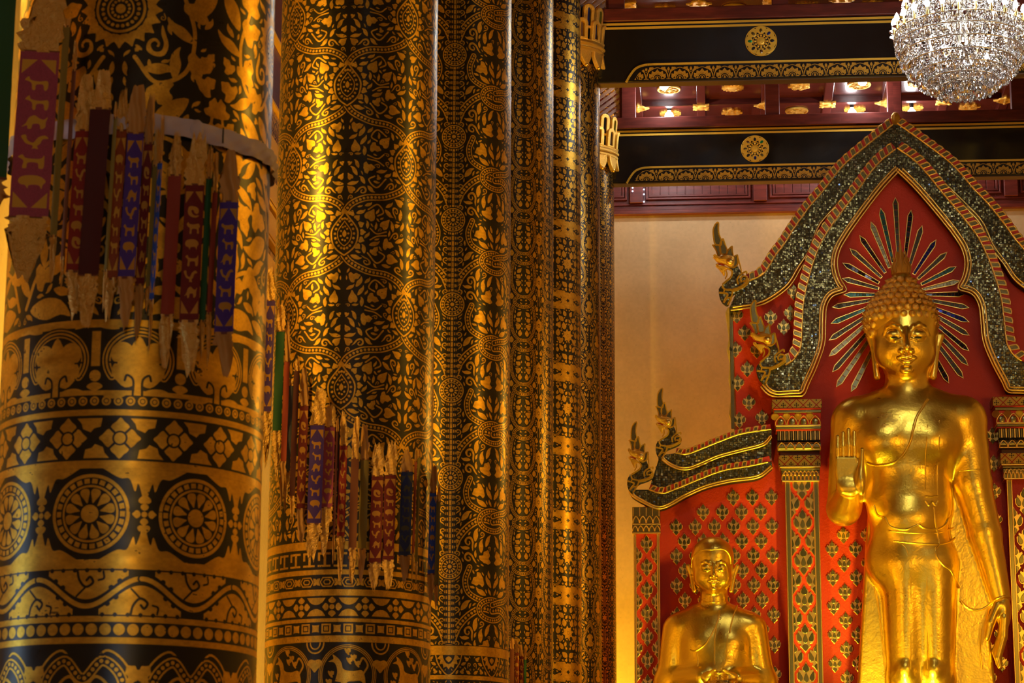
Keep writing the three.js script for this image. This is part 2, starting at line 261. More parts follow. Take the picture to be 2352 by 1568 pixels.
  // heart-shaped medallions at the foot
  each(4, (c) => { const y = Y(1630), heart = (k) => curve([[cx, y - 0.2 * k], [cx - 0.11 * k, y - 0.04 * k], [cx - 0.12 * k, y + 0.1 * k], [cx - 0.06 * k, y + 0.155 * k], [cx, y + 0.1 * k], [cx + 0.06 * k, y + 0.155 * k], [cx + 0.12 * k, y + 0.1 * k], [cx + 0.11 * k, y - 0.04 * k], [cx, y - 0.2 * k]], 60);
    c.strokeStyle = '#fff'; P.line(c, heart(1.18), 0.007); P.strap(c, heart(0.98), 0.032); P.line(c, heart(0.68), 0.009); c.fillStyle = '#fff'; P.poly(c, heart(0.5)); c.fill();
    for (const s of [-1, 1]) for (let k = 0; k < 5; k++) P.leaf(c, (s > 0 ? 0 : W), Y(1560 + k * 36), s > 0 ? 0.9 : PI - 0.9, 0.055, 0.05, k % 2 ? 3 : 0);
  });
  P.rect(Y(1810), Y(1780));
  return { P, Y0, Y1 };
}
function upperOne() {                                     // large leaves around a rosette
  const W = CIRC / 4, H = 1.27, P = new Painter(W, H, 1024, 2048), cx = W / 2, cy = 1.01;
  P.wrap((c) => { c.strokeStyle = c.fillStyle = '#fff';
    for (let k = 0; k < 20; k++) { const a = k / 20 * 2 * PI; P.leaf(c, cx + 0.088 * Math.cos(a), cy + 0.088 * Math.sin(a), a, 0.045, 0.038, 4); }
    P.ring(c, cx, cy, 0.076, 0.009); for (let k = 0; k < 22; k++) { const a = k / 22 * 2 * PI; P.disc(c, cx + 0.058 * Math.cos(a), cy + 0.058 * Math.sin(a), 0.0062); } P.ring(c, cx, cy, 0.041, 0.006);
    for (let k = 0; k < 14; k++) { const a = k / 14 * 2 * PI; P.disc(c, cx + 0.028 * Math.cos(a), cy + 0.028 * Math.sin(a), 0.005); } P.disc(c, cx, cy, 0.016);
    const vine = (pts, L, lw) => { const q = curve(pts, 60); P.line(c, q, lw); for (let i = 6; i < 60; i += 9) { const [x0, y0] = q[i - 1], [x1, y1] = q[i + 1] ?? q[i], a = Math.atan2(y1 - y0, x1 - x0), side = (i / 9) % 2 < 1 ? 1 : -1; P.leaf(c, q[i][0], q[i][1], a + side * 0.85, L * (0.8 + 0.3 * ((i * 7) % 5) / 5), side * L * 0.62, i % 2 ? 0 : 3); } P.leaf(c, ...q[60], Math.atan2(q[60][1] - q[58][1], q[60][0] - q[58][0]), L, L * 0.7, 0); };
    for (const s of [-1, 1]) { vine([[cx + s * 0.05, cy - 0.16], [cx + s * 0.12, cy - 0.24], [cx + s * 0.21, cy - 0.2], [cx + s * 0.24, cy - 0.07], [cx + s * 0.2, cy + 0.06]], 0.115, 0.014); vine([[cx + s * 0.015, cy - 0.62], [cx + s * 0.05, cy - 0.5], [cx + s * 0.14, cy - 0.42], [cx + s * 0.23, cy - 0.47], [cx + s * 0.23, cy - 0.58], [cx + s * 0.15, cy - 0.6]], 0.11, 0.014); vine([[cx + s * 0.31, cy - 0.95], [cx + s * 0.25, cy - 0.84], [cx + s * 0.15, cy - 0.8], [cx + s * 0.07, cy - 0.86]], 0.11, 0.014); vine([[cx + s * 0.325, cy - 0.7], [cx + s * 0.29, cy - 0.5], [cx + s * 0.31, cy - 0.33]], 0.07, 0.01); }
  });
  return P.foliage(71, [0.17, 0.15, 0.13, 0.115, 0.1, 0.085, 0.072, 0.06, 0.05, 0.04, 0.032, 0.024], { gap: 0.006, flow: (x, y) => Math.atan2(y - cy + 0.1, x - cx) + PI * 0.1, spread: 3.2, tries: 5000, fat: 0.74, kinds: [0, 0, 0, 3, 2] });
}
function latticeTwo() {                                   // ogee net with drop medallions
  const W = CIRC / 4, H = 0.80, P = new Painter(W, H, 1024, 1240);
  const net = (x, y, s) => curve([[x, y - 0.115], [x + s * 0.03, y - 0.15], [x + s * 0.12, y - 0.195], [x + s * (W / 2 - 0.10), y - H / 2 + 0.19], [x + s * (W / 2 - 0.03), y - H / 2 + 0.155], [x + s * W / 2, y - H / 2 + 0.115]], 44);
  P.wrap((c) => { for (const [x, y] of [[0, 0], [W / 2, H / 2]]) for (const s of [-1, 1]) P.strap(c, net(x, y, s), 0.036); });
  P.wrap((c) => { for (const [x, y] of [[0, 0], [W / 2, H / 2]]) {
    c.fillStyle = '#000'; P.vesica(c, x, y, 0.075, 0.125, 0); c.strokeStyle = c.fillStyle = '#fff'; P.vesica(c, x, y, 0.069, 0.115, 0.008); P.vesica(c, x, y, 0.036, 0.066, 0.005);
    const ov = (w, h, n, r) => { for (let k = 0; k < n; k++) { const a = k / n * 2 * PI, tw = 1 - 0.18 * Math.max(0, Math.sin(a)); P.disc(c, x + w * Math.cos(a) * tw, y + h * Math.sin(a), r); } };
    ov(0.049, 0.08, 20, 0.0068); ov(0.02, 0.038, 9, 0.0055); P.vesica(c, x, y, 0.011, 0.02, 0);
    for (let k = 0; k < 13; k++) { const a = PI / 2 + (k - 6) / 6 * 2.3, px = x + 0.082 * Math.cos(a), py = y + 0.1 * Math.sin(a) + 0.005; P.leaf(c, px, py, a, 0.028, 0.03, 4); }
    for (const s of [-1, 1]) { // stem pairs beside the cell's middle
      P.line(c, curve([[x + s * W * 0.33, y + 0.02], [x + s * W * 0.25, y + 0.005], [x + s * W * 0.2, y + 0.03]]), 0.007); P.line(c, curve([[x + s * W * 0.33, y], [x + s * W * 0.25, y - 0.01], [x + s * W * 0.2, y - 0.03]]), 0.007);
      P.line(c, curve([[x + s * 0.12, y + 0.13], [x + s * 0.17, y + 0.16], [x + s * 0.2, y + 0.12], [x + s * 0.17, y + 0.1]]), 0.008); P.line(c, curve([[x + s * 0.12, y - 0.1], [x + s * 0.17, y - 0.15], [x + s * 0.21, y - 0.11], [x + s * 0.18, y - 0.09]]), 0.008); }
  } });
  return P.foliage(72, [0.062, 0.052, 0.044, 0.036, 0.03, 0.024], { gap: 0.0056, flow: (x, y) => PI / 2 + Math.sin(x / W * 2 * PI) * 0.9, spread: 3, tries: 4000, fat: 0.72, kinds: [0, 0, 3, 2, 4] });
}
function bandsTwo() {
  const Y0 = 2.3, Y1 = 3.325, W = CIRC / 8, H = Y1 - Y0, P = new Painter(W, H, 512, 1536), Y = (v) => 6.195 - v * 0.002278 - Y0, R = (v0, v1) => P.rect(Y(v1), Y(v0));
  R(1262, 1280); R(1324, 1335); R(1367, 1381); R(1430, 1438); R(1467, 1481);
  P.wrap((c) => { c.fillStyle = '#fff'; const n = 4, k = W / n; for (let i = 0; i < n; i++) { const x = i * k, a = Y(1318), b = Y(1286); c.fillRect(x + 0.004, b - 0.012, k - 0.016, 0.011); c.fillRect(x + k * 0.42, a, 0.013, b - a); c.fillRect(x + 0.004, a, k - 0.016, 0.010); c.fillRect(x + 0.004, (a + b) / 2 - 0.006, 0.012, (b - a) / 2); } }, false);
  P.wrap((c) => { c.strokeStyle = c.fillStyle = '#fff'; const n = 3, k = W / n; for (let i = 0; i < n; i++) { const x = (i + 0.5) * k, y = Y(1351), s = 0.024; for (const q of [0.9, 0.45]) P.line(c, [[x - k * 0.36 * q, y], [x - k * 0.22 * q, y + s * q], [x + k * 0.22 * q, y + s * q], [x + k * 0.36 * q, y], [x + k * 0.22 * q, y - s * q], [x - k * 0.22 * q, y - s * q], [x - k * 0.36 * q, y]], 0.006); for (let j = 0; j < 4; j++) P.leaf(c, x + k / 2, y, j * PI / 2 + PI / 4, 0.026, 0.02, 1); } }, false);
  P.wrap((c) => { c.fillStyle = '#fff'; const n = 2, k = W / n; for (let i = 0; i < n; i++) { const x = (i + 0.5) * k, y = Y(1405); for (let j = 0; j < 4; j++) P.leaf(c, x + 0.017 * Math.cos(j * PI / 2), y + 0.017 * Math.sin(j * PI / 2), j * PI / 2, 0.033, 0.045, 1); P.disc(c, x, y, 0.013); for (const s of [-1, 1]) P.poly(c, curve([[x + k / 2 - 0.05, y + s * 0.045], [x + k / 2 - 0.03, y + s * 0.02], [x + k / 2, y + s * 0.01], [x + k / 2 + 0.03, y + s * 0.02], [x + k / 2 + 0.05, y + s * 0.045]], 20)), c.fill(); } }, false);
  P.wrap((c) => { c.fillStyle = '#fff'; c.strokeStyle = '#000'; const n = 3, k = W / n; for (let i = 0; i < n; i++) { const x = (i + 0.5) * k, y = Y(1452); c.fillRect(x - 0.024, y - 0.024, 0.048, 0.048); c.lineWidth = 0.005; c.strokeRect(x - 0.013, y - 0.013, 0.026, 0.026); for (let j = 0; j < 4; j++) P.leaf(c, x + k / 2, y, j * PI / 2 + PI / 4, 0.026, 0.024, 4); } }, false);
  // beasts in ovals
  P.wrap((c) => { const y = Y(1552), x = W / 2; c.strokeStyle = c.fillStyle = '#fff'; P.strap(c, arcPts(x, y, 0.135, 0.14, 0, 2 * PI, 60), 0.02, false); P.line(c, arcPts(0, Y(1483), 0.045, 0.05, PI, 2 * PI), 0.008); P.line(c, arcPts(0, Y(1483), 0.026, 0.03, PI, 2 * PI), 0.007); P.leaf(c, 0, Y(1520), -PI / 2, 0.06, 0.07, 4);
    P.poly(c, curve([[x - 0.06, y - 0.03], [x - 0.05, y + 0.02], [x - 0.065, y + 0.06], [x - 0.095, y + 0.065], [x - 0.07, y + 0.08], [x - 0.075, y + 0.1], [x - 0.05, y + 0.085], [x - 0.03, y + 0.06], [x - 0.02, y + 0.03], [x + 0.03, y + 0.02], [x + 0.07, y + 0.025], [x + 0.085, y], [x + 0.09, y - 0.07], [x + 0.07, y - 0.03], [x + 0.03, y - 0.03], [x, y - 0.035], [x - 0.02, y - 0.08], [x - 0.035, y - 0.07], [x - 0.03, y - 0.035]], 90)); c.fill();
    P.line(c, curve([[x + 0.08, y + 0.01], [x + 0.1, y + 0.05], [x + 0.075, y + 0.085], [x + 0.06, y + 0.06]]), 0.01); for (const [a, b] of [[0.02, 0.08], [0.04, 0.05], [-0.01, 0.11], [0.0, 0.065], [-0.09, 0.0], [-0.1, -0.04]]) P.leaf(c, x + a, y + b, 0.6, 0.03, 0.03, 0); }, false);
  return { P, Y0, Y1 };
}
function vineThree() {                                    // stem with discs, beaded loops, leaves
  const W = CIRC / 4, H = 0.62, P = new Painter(W, H, 1024, 1024);
  P.wrap((c) => {
    for (const s of [-1, 1]) { const m = W / 2;
      P.strap(c, curve([[s * 0.02, 0.1], [s * 0.06, 0.2], [s * 0.14, 0.29], [s * 0.24, 0.34], [s * m, 0.33]]), 0.05); P.strap(c, curve([[s * 0.14, 0.62], [s * 0.11, 0.53], [s * 0.13, 0.45], [s * 0.19, 0.41], [s * 0.27, 0.39], [s * m, 0.37]]), 0.042); }
    P.strap(c, arcPts(W / 2, 0.335, 0.115, 0.07, 0, 2 * PI, 50), 0.04);
    c.fillStyle = '#000'; c.fillRect(-0.045, -0.02, 0.09, H); c.fillStyle = c.strokeStyle = '#fff';
    for (let k = 0; k < 16; k++) { const y = (k + 0.5) * H / 16; for (const [x, w, h] of [[0, 0.017, 0.034], [-0.019, 0.009, 0.022], [0.019, 0.009, 0.022], [-0.031, 0.006, 0.018], [0.031, 0.006, 0.018]]) c.fillRect(x - w / 2, y - h / 2, w, h); if (k % 2) for (const s of [-1, 1]) P.leaf(c, s * 0.04, y, s > 0 ? 0.8 : PI - 0.8, 0.05, s * 0.045, 2); }
    c.fillStyle = '#000'; P.disc(c, 0, 0, 0.095); c.fillStyle = '#fff'; P.ring(c, 0, 0, 0.083, 0.008); P.ring(c, 0, 0, 0.055, 0.006); for (let k = 0; k < 20; k++) { const a = k / 20 * 2 * PI; P.disc(c, 0.069 * Math.cos(a), 0.069 * Math.sin(a), 0.0078); } for (let k = 0; k < 12; k++) { const a = k / 12 * 2 * PI; P.leaf(c, 0.022 * Math.cos(a), 0.022 * Math.sin(a), a, 0.028, 0.014, 1); } P.disc(c, 0, 0, 0.014);
  });
  return P.foliage(73, [0.1, 0.085, 0.07, 0.055, 0.042, 0.032, 0.024], { gap: 0.007, flow: (x, y) => PI / 2 + Math.sin((x / W + y / H) * 2 * PI) * 1.1, spread: 1.8, tries: 2200, fat: 0.72, kinds: [0, 3, 2, 3] });
}
function bandsThree() {
  const Y0 = 2.7, Y1 = 3.285, W = CIRC / 8, H = Y1 - Y0, P = new Painter(W, H, 512, 900), Y = (v) => 8.027 - v * 0.003186 - Y0;
  P.rect(Y(1510), Y(1490)); P.rect(Y(1562), Y(1553)); P.rect(Y(1640), Y(1630));
  P.wrap((c) => { const t = (k) => curve([[W / 2 - 0.09 * k, Y(1511)], [W / 2 - 0.07 * k, Y(1511) - 0.06 * k], [W / 2, Y(1511) - 0.135 * k], [W / 2 + 0.07 * k, Y(1511) - 0.06 * k], [W / 2 + 0.09 * k, Y(1511)]], 30); c.strokeStyle = '#fff'; P.line(c, t(1), 0.009); P.line(c, t(0.5), 0.006); c.fillStyle = '#fff'; for (let k = 0; k < 7; k++) { const a = PI + (k + 0.5) / 7 * PI; P.leaf(c, W / 2 + 0.045 * Math.cos(a), Y(1511) + 0.06 * Math.sin(a), a, 0.035, 0.03, 4); } P.leaf(c, W / 2, Y(1513), -PI / 2, 0.04, 0.05, 1); }, false);
  return { P: P.foliage(74, [0.04, 0.034, 0.028, 0.022, 0.018], { gap: 0.005, tries: 900 }), Y0, Y1 };
}
function ringsFour() {
  const W = CIRC / 8, H = 0.405, P = new Painter(W, H, 768, 1024);
  P.wrap((c) => {
    for (const s of [-1, 1]) P.strap(c, curve([[0, 0.055], [s * 0.055, 0.035], [s * 0.09, -0.03], [s * 0.11, -0.11], [s * 0.115, -0.2], [s * 0.09, -0.3], [s * 0.05, -0.35], [0, -0.36]]), 0.026);
    P.strap(c, arcPts(0, 0, 0.085, 0.048, 0, 2 * PI, 40), 0.03); c.fillStyle = c.strokeStyle = '#fff';
    const fx = W / 2, fy = 0.2; for (let k = 0; k < 6; k++) { const a = PI / 2 + k * PI / 3; P.leaf(c, fx + 0.014 * Math.cos(a), fy + 0.018 * Math.sin(a), a, 0.05, 0.05, 4); } P.leaf(c, fx, fy - 0.06, -PI / 2, 0.08, 0.045, 1); P.disc(c, fx, fy, 0.011);
    P.line(c, [[fx - 0.012, -0.02], [fx - 0.012, 0.1]], 0.005); P.line(c, [[fx + 0.012, -0.02], [fx + 0.012, 0.1]], 0.005);
    for (const [x, y, k] of [[-0.035, 0.16, 4], [0.035, 0.16, 4], [-0.03, 0.22, 1], [0.03, 0.22, 1]]) P.leaf(c, x, y, x < 0 ? PI * 0.8 : PI * 0.2, 0.05, 0.05, k);
  });
  return P.foliage(75, [0.06, 0.05, 0.042, 0.034, 0.027, 0.02], { gap: 0.0055, flow: (x, y) => PI / 2 + Math.sin(x / W * 4 * PI), tries: 1000, fat: 0.7 });
}
function flowersFive() {
  const W = CIRC / 8, H = 0.82, P = new Painter(W, H, 640, 1536);
  P.wrap((c) => { c.fillStyle = c.strokeStyle = '#fff'; const x = W / 2;
    for (let k = 0; k < 8; k++) { const a = k / 8 * 2 * PI + 0.2; P.leaf(c, x + 0.018 * Math.cos(a), 0.2 + 0.018 * Math.sin(a), a, 0.06, 0.045, 4); } P.disc(c, x, 0.2, 0.014);
    for (const s of [-1, 1]) { P.strap(c, arcPts(x + s * W / 2, 0.4, 0.075, 0.11, 0.15 * PI, 0.85 * PI), 0.022); P.strap(c, arcPts(x + s * W / 2, 0.0, 0.075, 0.11, 1.15 * PI, 1.85 * PI), 0.022); for (const t of [-1, 1]) { P.leaf(c, x + s * 0.01, 0.6 + t * 0.012, Math.atan2(t, s), 0.13, 0.115, 0); P.leaf(c, x + s * 0.155, 0.6 + t * 0.03, Math.atan2(t * 1.6, -s), 0.09, 0.09, 0); } }
  });
  return P.foliage(76, [0.085, 0.07, 0.058, 0.048, 0.038, 0.028, 0.02], { gap: 0.005, tries: 1100, kinds: [0, 0, 4, 1], fat: 0.82 });
}
function ogeeSix() {
  const W = CIRC / 8, H = 0.87, P = new Painter(W, H, 512, 1200);
  P.wrap((c) => { for (const [x, y] of [[0, 0], [W / 2, H / 2]]) { for (const s of [-1, 1]) P.strap(c, curve([[x, y - 0.2], [x + s * 0.015, y - 0.16], [x + s * 0.085, y - 0.07], [x + s * 0.1, y + 0.03], [x + s * 0.06, y + 0.14], [x + s * 0.015, y + 0.22], [x, y + 0.26]]), 0.034, false);
    c.fillStyle = '#fff'; P.leaf(c, x, y - 0.06, PI / 2, 0.16, 0.095, 0); P.leaf(c, x, y - 0.08, -PI / 2, 0.06, 0.05, 1); P.leaf(c, x + 0.05, y + 0.05, PI / 2 + 0.5, 0.07, 0.05, 3); P.leaf(c, x - 0.05, y + 0.05, PI / 2 - 0.5, 0.07, -0.05, 3); } });
  return P.foliage(77, [0.06, 0.048, 0.038, 0.028, 0.02], { gap: 0.0065, tries: 900 });
}
function sevenFine() {
  const W = CIRC / 8, H = 0.6, P = new Painter(W, H, 512, 900);
  P.wrap((c) => { c.fillStyle = c.strokeStyle = '#fff'; for (const x of [-0.018, 0, 0.018]) P.line(c, [[x, 0.16], [x, 0.44]], 0.006); P.strap(c, arcPts(0, 0, 0.07, 0.1, 0, 2 * PI, 40), 0.022); P.strap(c, arcPts(W / 2, 0.3, 0.07, 0.1, 0, 2 * PI, 40), 0.022); for (let k = 0; k < 6; k++) { P.leaf(c, W / 2, 0.3, k * PI / 3, 0.05, 0.035, 4); P.leaf(c, 0, 0, k * PI / 3 + 0.5, 0.05, 0.035, 4); } });
  return P.foliage(78, [0.05, 0.04, 0.032, 0.025, 0.018], { gap: 0.005, tries: 900, fat: 0.8 });
}

// ---------------------------------------------------------------- columns
const COLX = -1.8555, colZ = (n) => -(7.507 + 4.69968 * n), CEIL = 14.0;
// shaft piece with uv in tiles: u = 0 on the side that looks down the nave
function shaft(n, y0, y1, W, H, v0, u0) {
  const S = 96, az = Math.atan2(-COLX, -colZ(n)), pos = [], nor = [], uv = [], idx = [], rows = Math.max(1, Math.round((y1 - y0) / 0.5));
  for (let j = 0; j <= rows; j++) for (let i = 0; i <= S; i++) { const f = (i / S - 0.5) * 2 * PI, a = az + f, y = lerp(y0, y1, j / rows); pos.push(RAD * Math.sin(a), y, RAD * Math.cos(a)); nor.push(Math.sin(a), 0, Math.cos(a)); uv.push((f * RAD) / W + u0, (y - v0) / H); }
  for (let j = 0; j < rows; j++) for (let i = 0; i < S; i++) { const a = j * (S + 1) + i, b = a + S + 1; idx.push(a, a + 1, b + 1, a, b + 1, b); }
  const g = new THREE.BufferGeometry(); g.setAttribute('position', new THREE.Float32BufferAttribute(pos, 3)); g.setAttribute('normal', new THREE.Float32BufferAttribute(nor, 3)); g.setAttribute('uv', new THREE.Float32BufferAttribute(uv, 2)); g.setIndex(idx);
  g.translate(COLX, 0, colZ(n)); return g;
}
const b1 = bandsOne(), b2 = bandsTwo(), b3 = bandsThree();
const shaftMats = [upperOne(), latticeTwo(), vineThree(), ringsFour(), flowersFive(), ogeeSix(), sevenFine()].map((P, i) => ({ P, m: P.material(100 + i) }));
const bandMats = [b1, b2, b3].map((b, i) => ({ ...b, m: b.P.material(120 + i) }));
const columnLabels = ['nearest black lacquer column with dharma wheel bands and large gold leaves', 'second black lacquer column with gold ogee net and drop medallions', 'third black lacquer column with gold disc stem and looping vines', 'fourth lacquer column with gold linked rings and lotus buds', 'fifth lacquer column densely covered with gold leaves', 'sixth lacquer column with gold ogee straps below a petalled capital', 'farthest thin-looking lacquer column beside the cream back wall'];
// [phase of the pattern in u, height where the tile starts]
const phase = [[0.5 + 12 / 90, 3.325], [0.5 + 8 / 90 , 5.70 - 0.40], [0.0, 8.027 - 152 * 0.003186], [-20 / 45, 9.86 - 38 * 0.00409], [0.5 - 40 / 45, 5.0], [0.5 - 40 / 45, 5.2], [0.2, 5.0]];
const columns = [];
for (let n = 0; n < 7; n++) {
  const t = thing('temple_column', columnLabels[n], 'column', [COLX, 0, colZ(n)]), { P, m } = shaftMats[n], band = bandMats[n];
  const y0 = band ? band.Y1 : 0.5, top = n >= 5 ? 12.5 : CEIL;
  part('shaft', shaft(n, y0, top, P.W, P.H, phase[n][1], phase[n][0]), m, t);
  if (band) part('banded_foot', shaft(n, 0.5, band.Y1, band.P.W, band.P.H, band.Y0, n === 0 ? 0.125 + 16 / 180 : 0.5), band.m, t);
  part('plinth', clean([cyl(0.56, 0.56, 0, 0.25, COLX, colZ(n), 32), cyl(0.53, 0.43, 0.25, 0.5, COLX, colZ(n), 32)]), M.redLacquer, t);
  if (n >= 5) {
    part('capital_core', cyl(0.42, 0.42, 12.5, 13.3, COLX, colZ(n), 32), M.blackLacquer, t);
    const ring = []; for (const [y, r, k] of [[12.68, 0.47, 0.035], [12.74, 0.49, 0.03], [12.79, 0.475, 0.03]]) { const g = new THREE.TorusGeometry(r, k, 8, 40); g.rotateX(PI / 2); g.translate(COLX, y, colZ(n)); ring.push(g); }
    part('capital_ring', clean(ring), M.carvedGold, t);
    // upright petals: a gold arched loop around a glass inlay
    const loop = (w, h) => { const s = new THREE.Shape(); s.moveTo(-w, 0); s.lineTo(-w, h - w); s.absarc(0, h - w, w, PI, 0, true); s.lineTo(w, 0); const q = new THREE.Path(), k = w * 0.5; q.moveTo(-k, 0.02); q.lineTo(-k, h - w); q.absarc(0, h - w, k, PI, 0, true); q.lineTo(k, 0.02); s.holes.push(q); return extrude(s, 0, 0.05, 0.012); };
    const inlay = (w, h) => { const s = new THREE.Shape(), k = w * 0.5; s.moveTo(-k, 0.02); s.lineTo(-k, h - w); s.absarc(0, h - w, k, PI, 0, true); s.lineTo(k, 0.02); return extrude(s, 0.0, 0.012, 0.003); };
    const rows = [[12.80, 0.30, 0.455, 0.08, 0], [12.98, 0.34, 0.43, 0.085, 0.5]];
    rows.forEach(([y, h, r, w, ph], ri) => { const g = loop(w, h), q = inlay(w, h); for (let k = 0; k < 14; k++) { const a = (k + ph) / 14 * 2 * PI, p = V3(COLX + r * Math.sin(a), y, colZ(n) + r * Math.cos(a)); const m2 = part('petal', g, M.carvedGold, t, p, [0, a, 0]); m2.rotation.order = 'YXZ'; m2.rotation.set(0.1, a, 0); const gl = new THREE.Mesh(q, [M.glassGreen, M.glassSilver, M.glassBlue][(k + ri) % 3]); gl.name = 'glass_inlay'; gl.castShadow = gl.receiveShadow = true; m2.add(gl); } });
    const drop = extrude(smooth([V2(-0.08, 0), V2(-0.085, -0.1), V2(-0.045, -0.2), V2(0, -0.25), V2(0.045, -0.2), V2(0.085, -0.1), V2(0.08, 0)], 4), 0, 0.05, 0.014);
    for (let k = 0; k < 14; k++) { const a = (k + 0.25) / 14 * 2 * PI; const m2 = part('hanging_petal', drop, M.carvedGold, t, V3(COLX + 0.44 * Math.sin(a), 12.67, colZ(n) + 0.44 * Math.cos(a))); m2.rotation.order = 'YXZ'; m2.rotation.set(-0.14, a, 0); const bead = new THREE.Mesh(new THREE.SphereGeometry(0.028, 8, 6), M.wireGold); bead.name = 'bead'; bead.castShadow = bead.receiveShadow = true; bead.position.set(0, -0.24, 0.03); m2.add(bead); }
  }
  columns.push(t);
}

// ---------------------------------------------------------------- the hall
const ZW = -38.2, XL = -5.6, XR = 8.4, ZF = 9, TH = 0.3;
structure('floor', box(XL - TH, XR + TH, -0.3, 0, ZW - TH, ZF + TH), M.floor);
structure('wall_back', box(XL - TH, XR + TH, 0, CEIL + 0.3, ZW - TH, ZW), M.plaster);
structure('wall_right', box(XR, XR + TH, 0, CEIL + 0.3, ZW, ZF), M.plaster);
{ // left wall with a tall side door open to daylight near the first column, out of view
  const o = structure('wall_left', clean([box(XL - TH, XL, 0, CEIL + 0.3, ZW, -7.3), box(XL - TH, XL, 0, CEIL + 0.3, -6.5, ZF), box(XL - TH, XL, 3.5, CEIL + 0.3, -7.3, -6.5)]), M.plaster);
  const f = structure('wall_front', clean([box(XL - TH, 0.1, 0, CEIL + 0.3, ZF, ZF + TH), box(1.9, XR + TH, 0, CEIL + 0.3, ZF, ZF + TH), box(0.1, 1.9, 5.6, CEIL + 0.3, ZF, ZF + TH)]), M.plaster);
}
// ceiling of dark red boards with ribs and gilded ornaments
const ceiling = structure('ceiling', box(XL - TH, XR + TH, CEIL, CEIL + 0.3, ZW - TH, ZF + TH), M.ceilingWood);
const sunburst = (() => { const p = []; for (let k = 0; k < 32; k++) { const a = k / 32 * 2 * PI, r = k % 2 ? 0.12 : 0.175; p.push(V2(r * Math.cos(a), r * Math.sin(a))); } const g = clean([extrude(p, 0, 0.03, 0.008), ball(V3(0, 0, 0.03), 0.08, 0.08, 0.03), (() => { const t = new THREE.TorusGeometry(0.1, 0.012, 6, 24); t.translate(0, 0, 0.03); return t; })()]); g.rotateX(PI / 2); return g; })();
const scrollDisc = (() => { const gs = []; const t = new THREE.TorusGeometry(0.17, 0.018, 6, 32); t.translate(0, 0, 0.015); gs.push(t); const d = new THREE.CylinderGeometry(0.165, 0.165, 0.012, 28); d.rotateX(PI / 2); gs.push(d); for (let k = 0; k < 6; k++) { const a = k / 6 * 2 * PI; gs.push(tube([V3(0.05 * Math.cos(a), 0.05 * Math.sin(a), 0.02), V3(0.1 * Math.cos(a + 0.5), 0.1 * Math.sin(a + 0.5), 0.03), V3(0.13 * Math.cos(a + 0.1), 0.13 * Math.sin(a + 0.1), 0.03), V3(0.1 * Math.cos(a), 0.1 * Math.sin(a), 0.025)], 0.014, 12, 5)); } gs.push(ball(V3(0, 0, 0.02), 0.05, 0.05, 0.03)); const g = clean(gs); g.rotateX(PI / 2); return g; })();
const leafDisc = (() => { const p = []; for (let k = 0; k < 40; k++) { const a = k / 40 * 2 * PI, r = 0.15 + 0.03 * Math.sin(k / 40 * 2 * PI * 7 + 1.2) + 0.012 * Math.sin(a * 13); p.push(V2(r * Math.cos(a), r * Math.sin(a))); } const gs = [extrude(p, 0, 0.03, 0.01)]; for (let k = 0; k < 7; k++) { const a = k / 7 * 2 * PI; gs.push(ball(V3(0.1 * Math.cos(a), 0.1 * Math.sin(a), 0.03), 0.035, 0.03, 0.02, 8, 6)); } gs.push(ball(V3(0, 0, 0.03), 0.04, 0.04, 0.025)); const g = clean(gs); g.rotateX(PI / 2); return g; })();
const squarePlate = (() => { const gs = [extrude([V2(-0.13, -0.13), V2(-0.07, -0.11), V2(0, -0.13), V2(0.07, -0.11), V2(0.13, -0.13), V2(0.11, -0.06), V2(0.13, 0), V2(0.11, 0.06), V2(0.13, 0.13), V2(0.06, 0.11), V2(0, 0.13), V2(-0.06, 0.11), V2(-0.13, 0.13), V2(-0.11, 0.06), V2(-0.13, 0), V2(-0.11, -0.06)], 0, 0.025, 0.006), ball(V3(0, 0, 0.025), 0.05, 0.04, 0.02)]; for (const s of [-1, 1]) for (const t of [-1, 1]) gs.push(ball(V3(s * 0.08, t * 0.08, 0.025), 0.03, 0.03, 0.018, 8, 6)); const g = clean(gs); g.rotateX(PI / 2); return g; })();
{
  const rib = (x0, x1, z0, z1) => part('rib', rbox(x0, x1, CEIL - 0.1, CEIL + 0.01, z0, z1, 0.012), M.ceilingWood, ceiling);
  const zs = [-36.2, -37.42, -34.0, -32.72, -31.5], xs = [-2.62, -1.6, -0.585, 0.415, 1.45, 2.38, 3.3, 4.2, 5.2, 6.2], kinds = [scrollDisc, sunburst, leafDisc];
  zs.forEach((z, j) => xs.forEach((x, i) => { if (i < 1) return; const k = j === 0 ? [0, 0, 0, 1, 2, 0, 1, 2, 0, 1][i] : j === 1 ? [2, 2, 1, 2, 0, 1, 1, 2, 0, 2][i] : (i + j) % 3; part('rosette', kinds[k], M.carvedGold, ceiling, [x, CEIL, z], [0, (i * 37 + j * 11) % 6, 0]); }));
  for (let i = 0; i + 1 < xs.length; i++) { const x = (xs[i] + xs[i + 1]) / 2; rib(x - 0.07, x + 0.07, ZW, -30.0); [-36.83, -33.35].forEach((z, j) => part('square_ornament', squarePlate, M.carvedGold, ceiling, [x, CEIL - 0.1, z], [0, i % 2 ? PI / 4 : 0, 0])); [-32.25].forEach((z) => part('square_ornament', squarePlate, M.carvedGold, ceiling, [x, CEIL - 0.1, z], [0, i % 2 ? 0 : PI / 4, 0])); }
  for (const z of [-36.83, -33.35, -32.1, -38.05, -35.4]) for (let i = 0; i + 1 < xs.length; i++) { const a = (xs[i] + xs[i + 1]) / 2 + 0.07, b = i + 2 < xs.length ? (xs[i + 1] + xs[i + 2]) / 2 - 0.07 : a + 0.8; rib(a, b, z - 0.06, z + 0.06); }
}
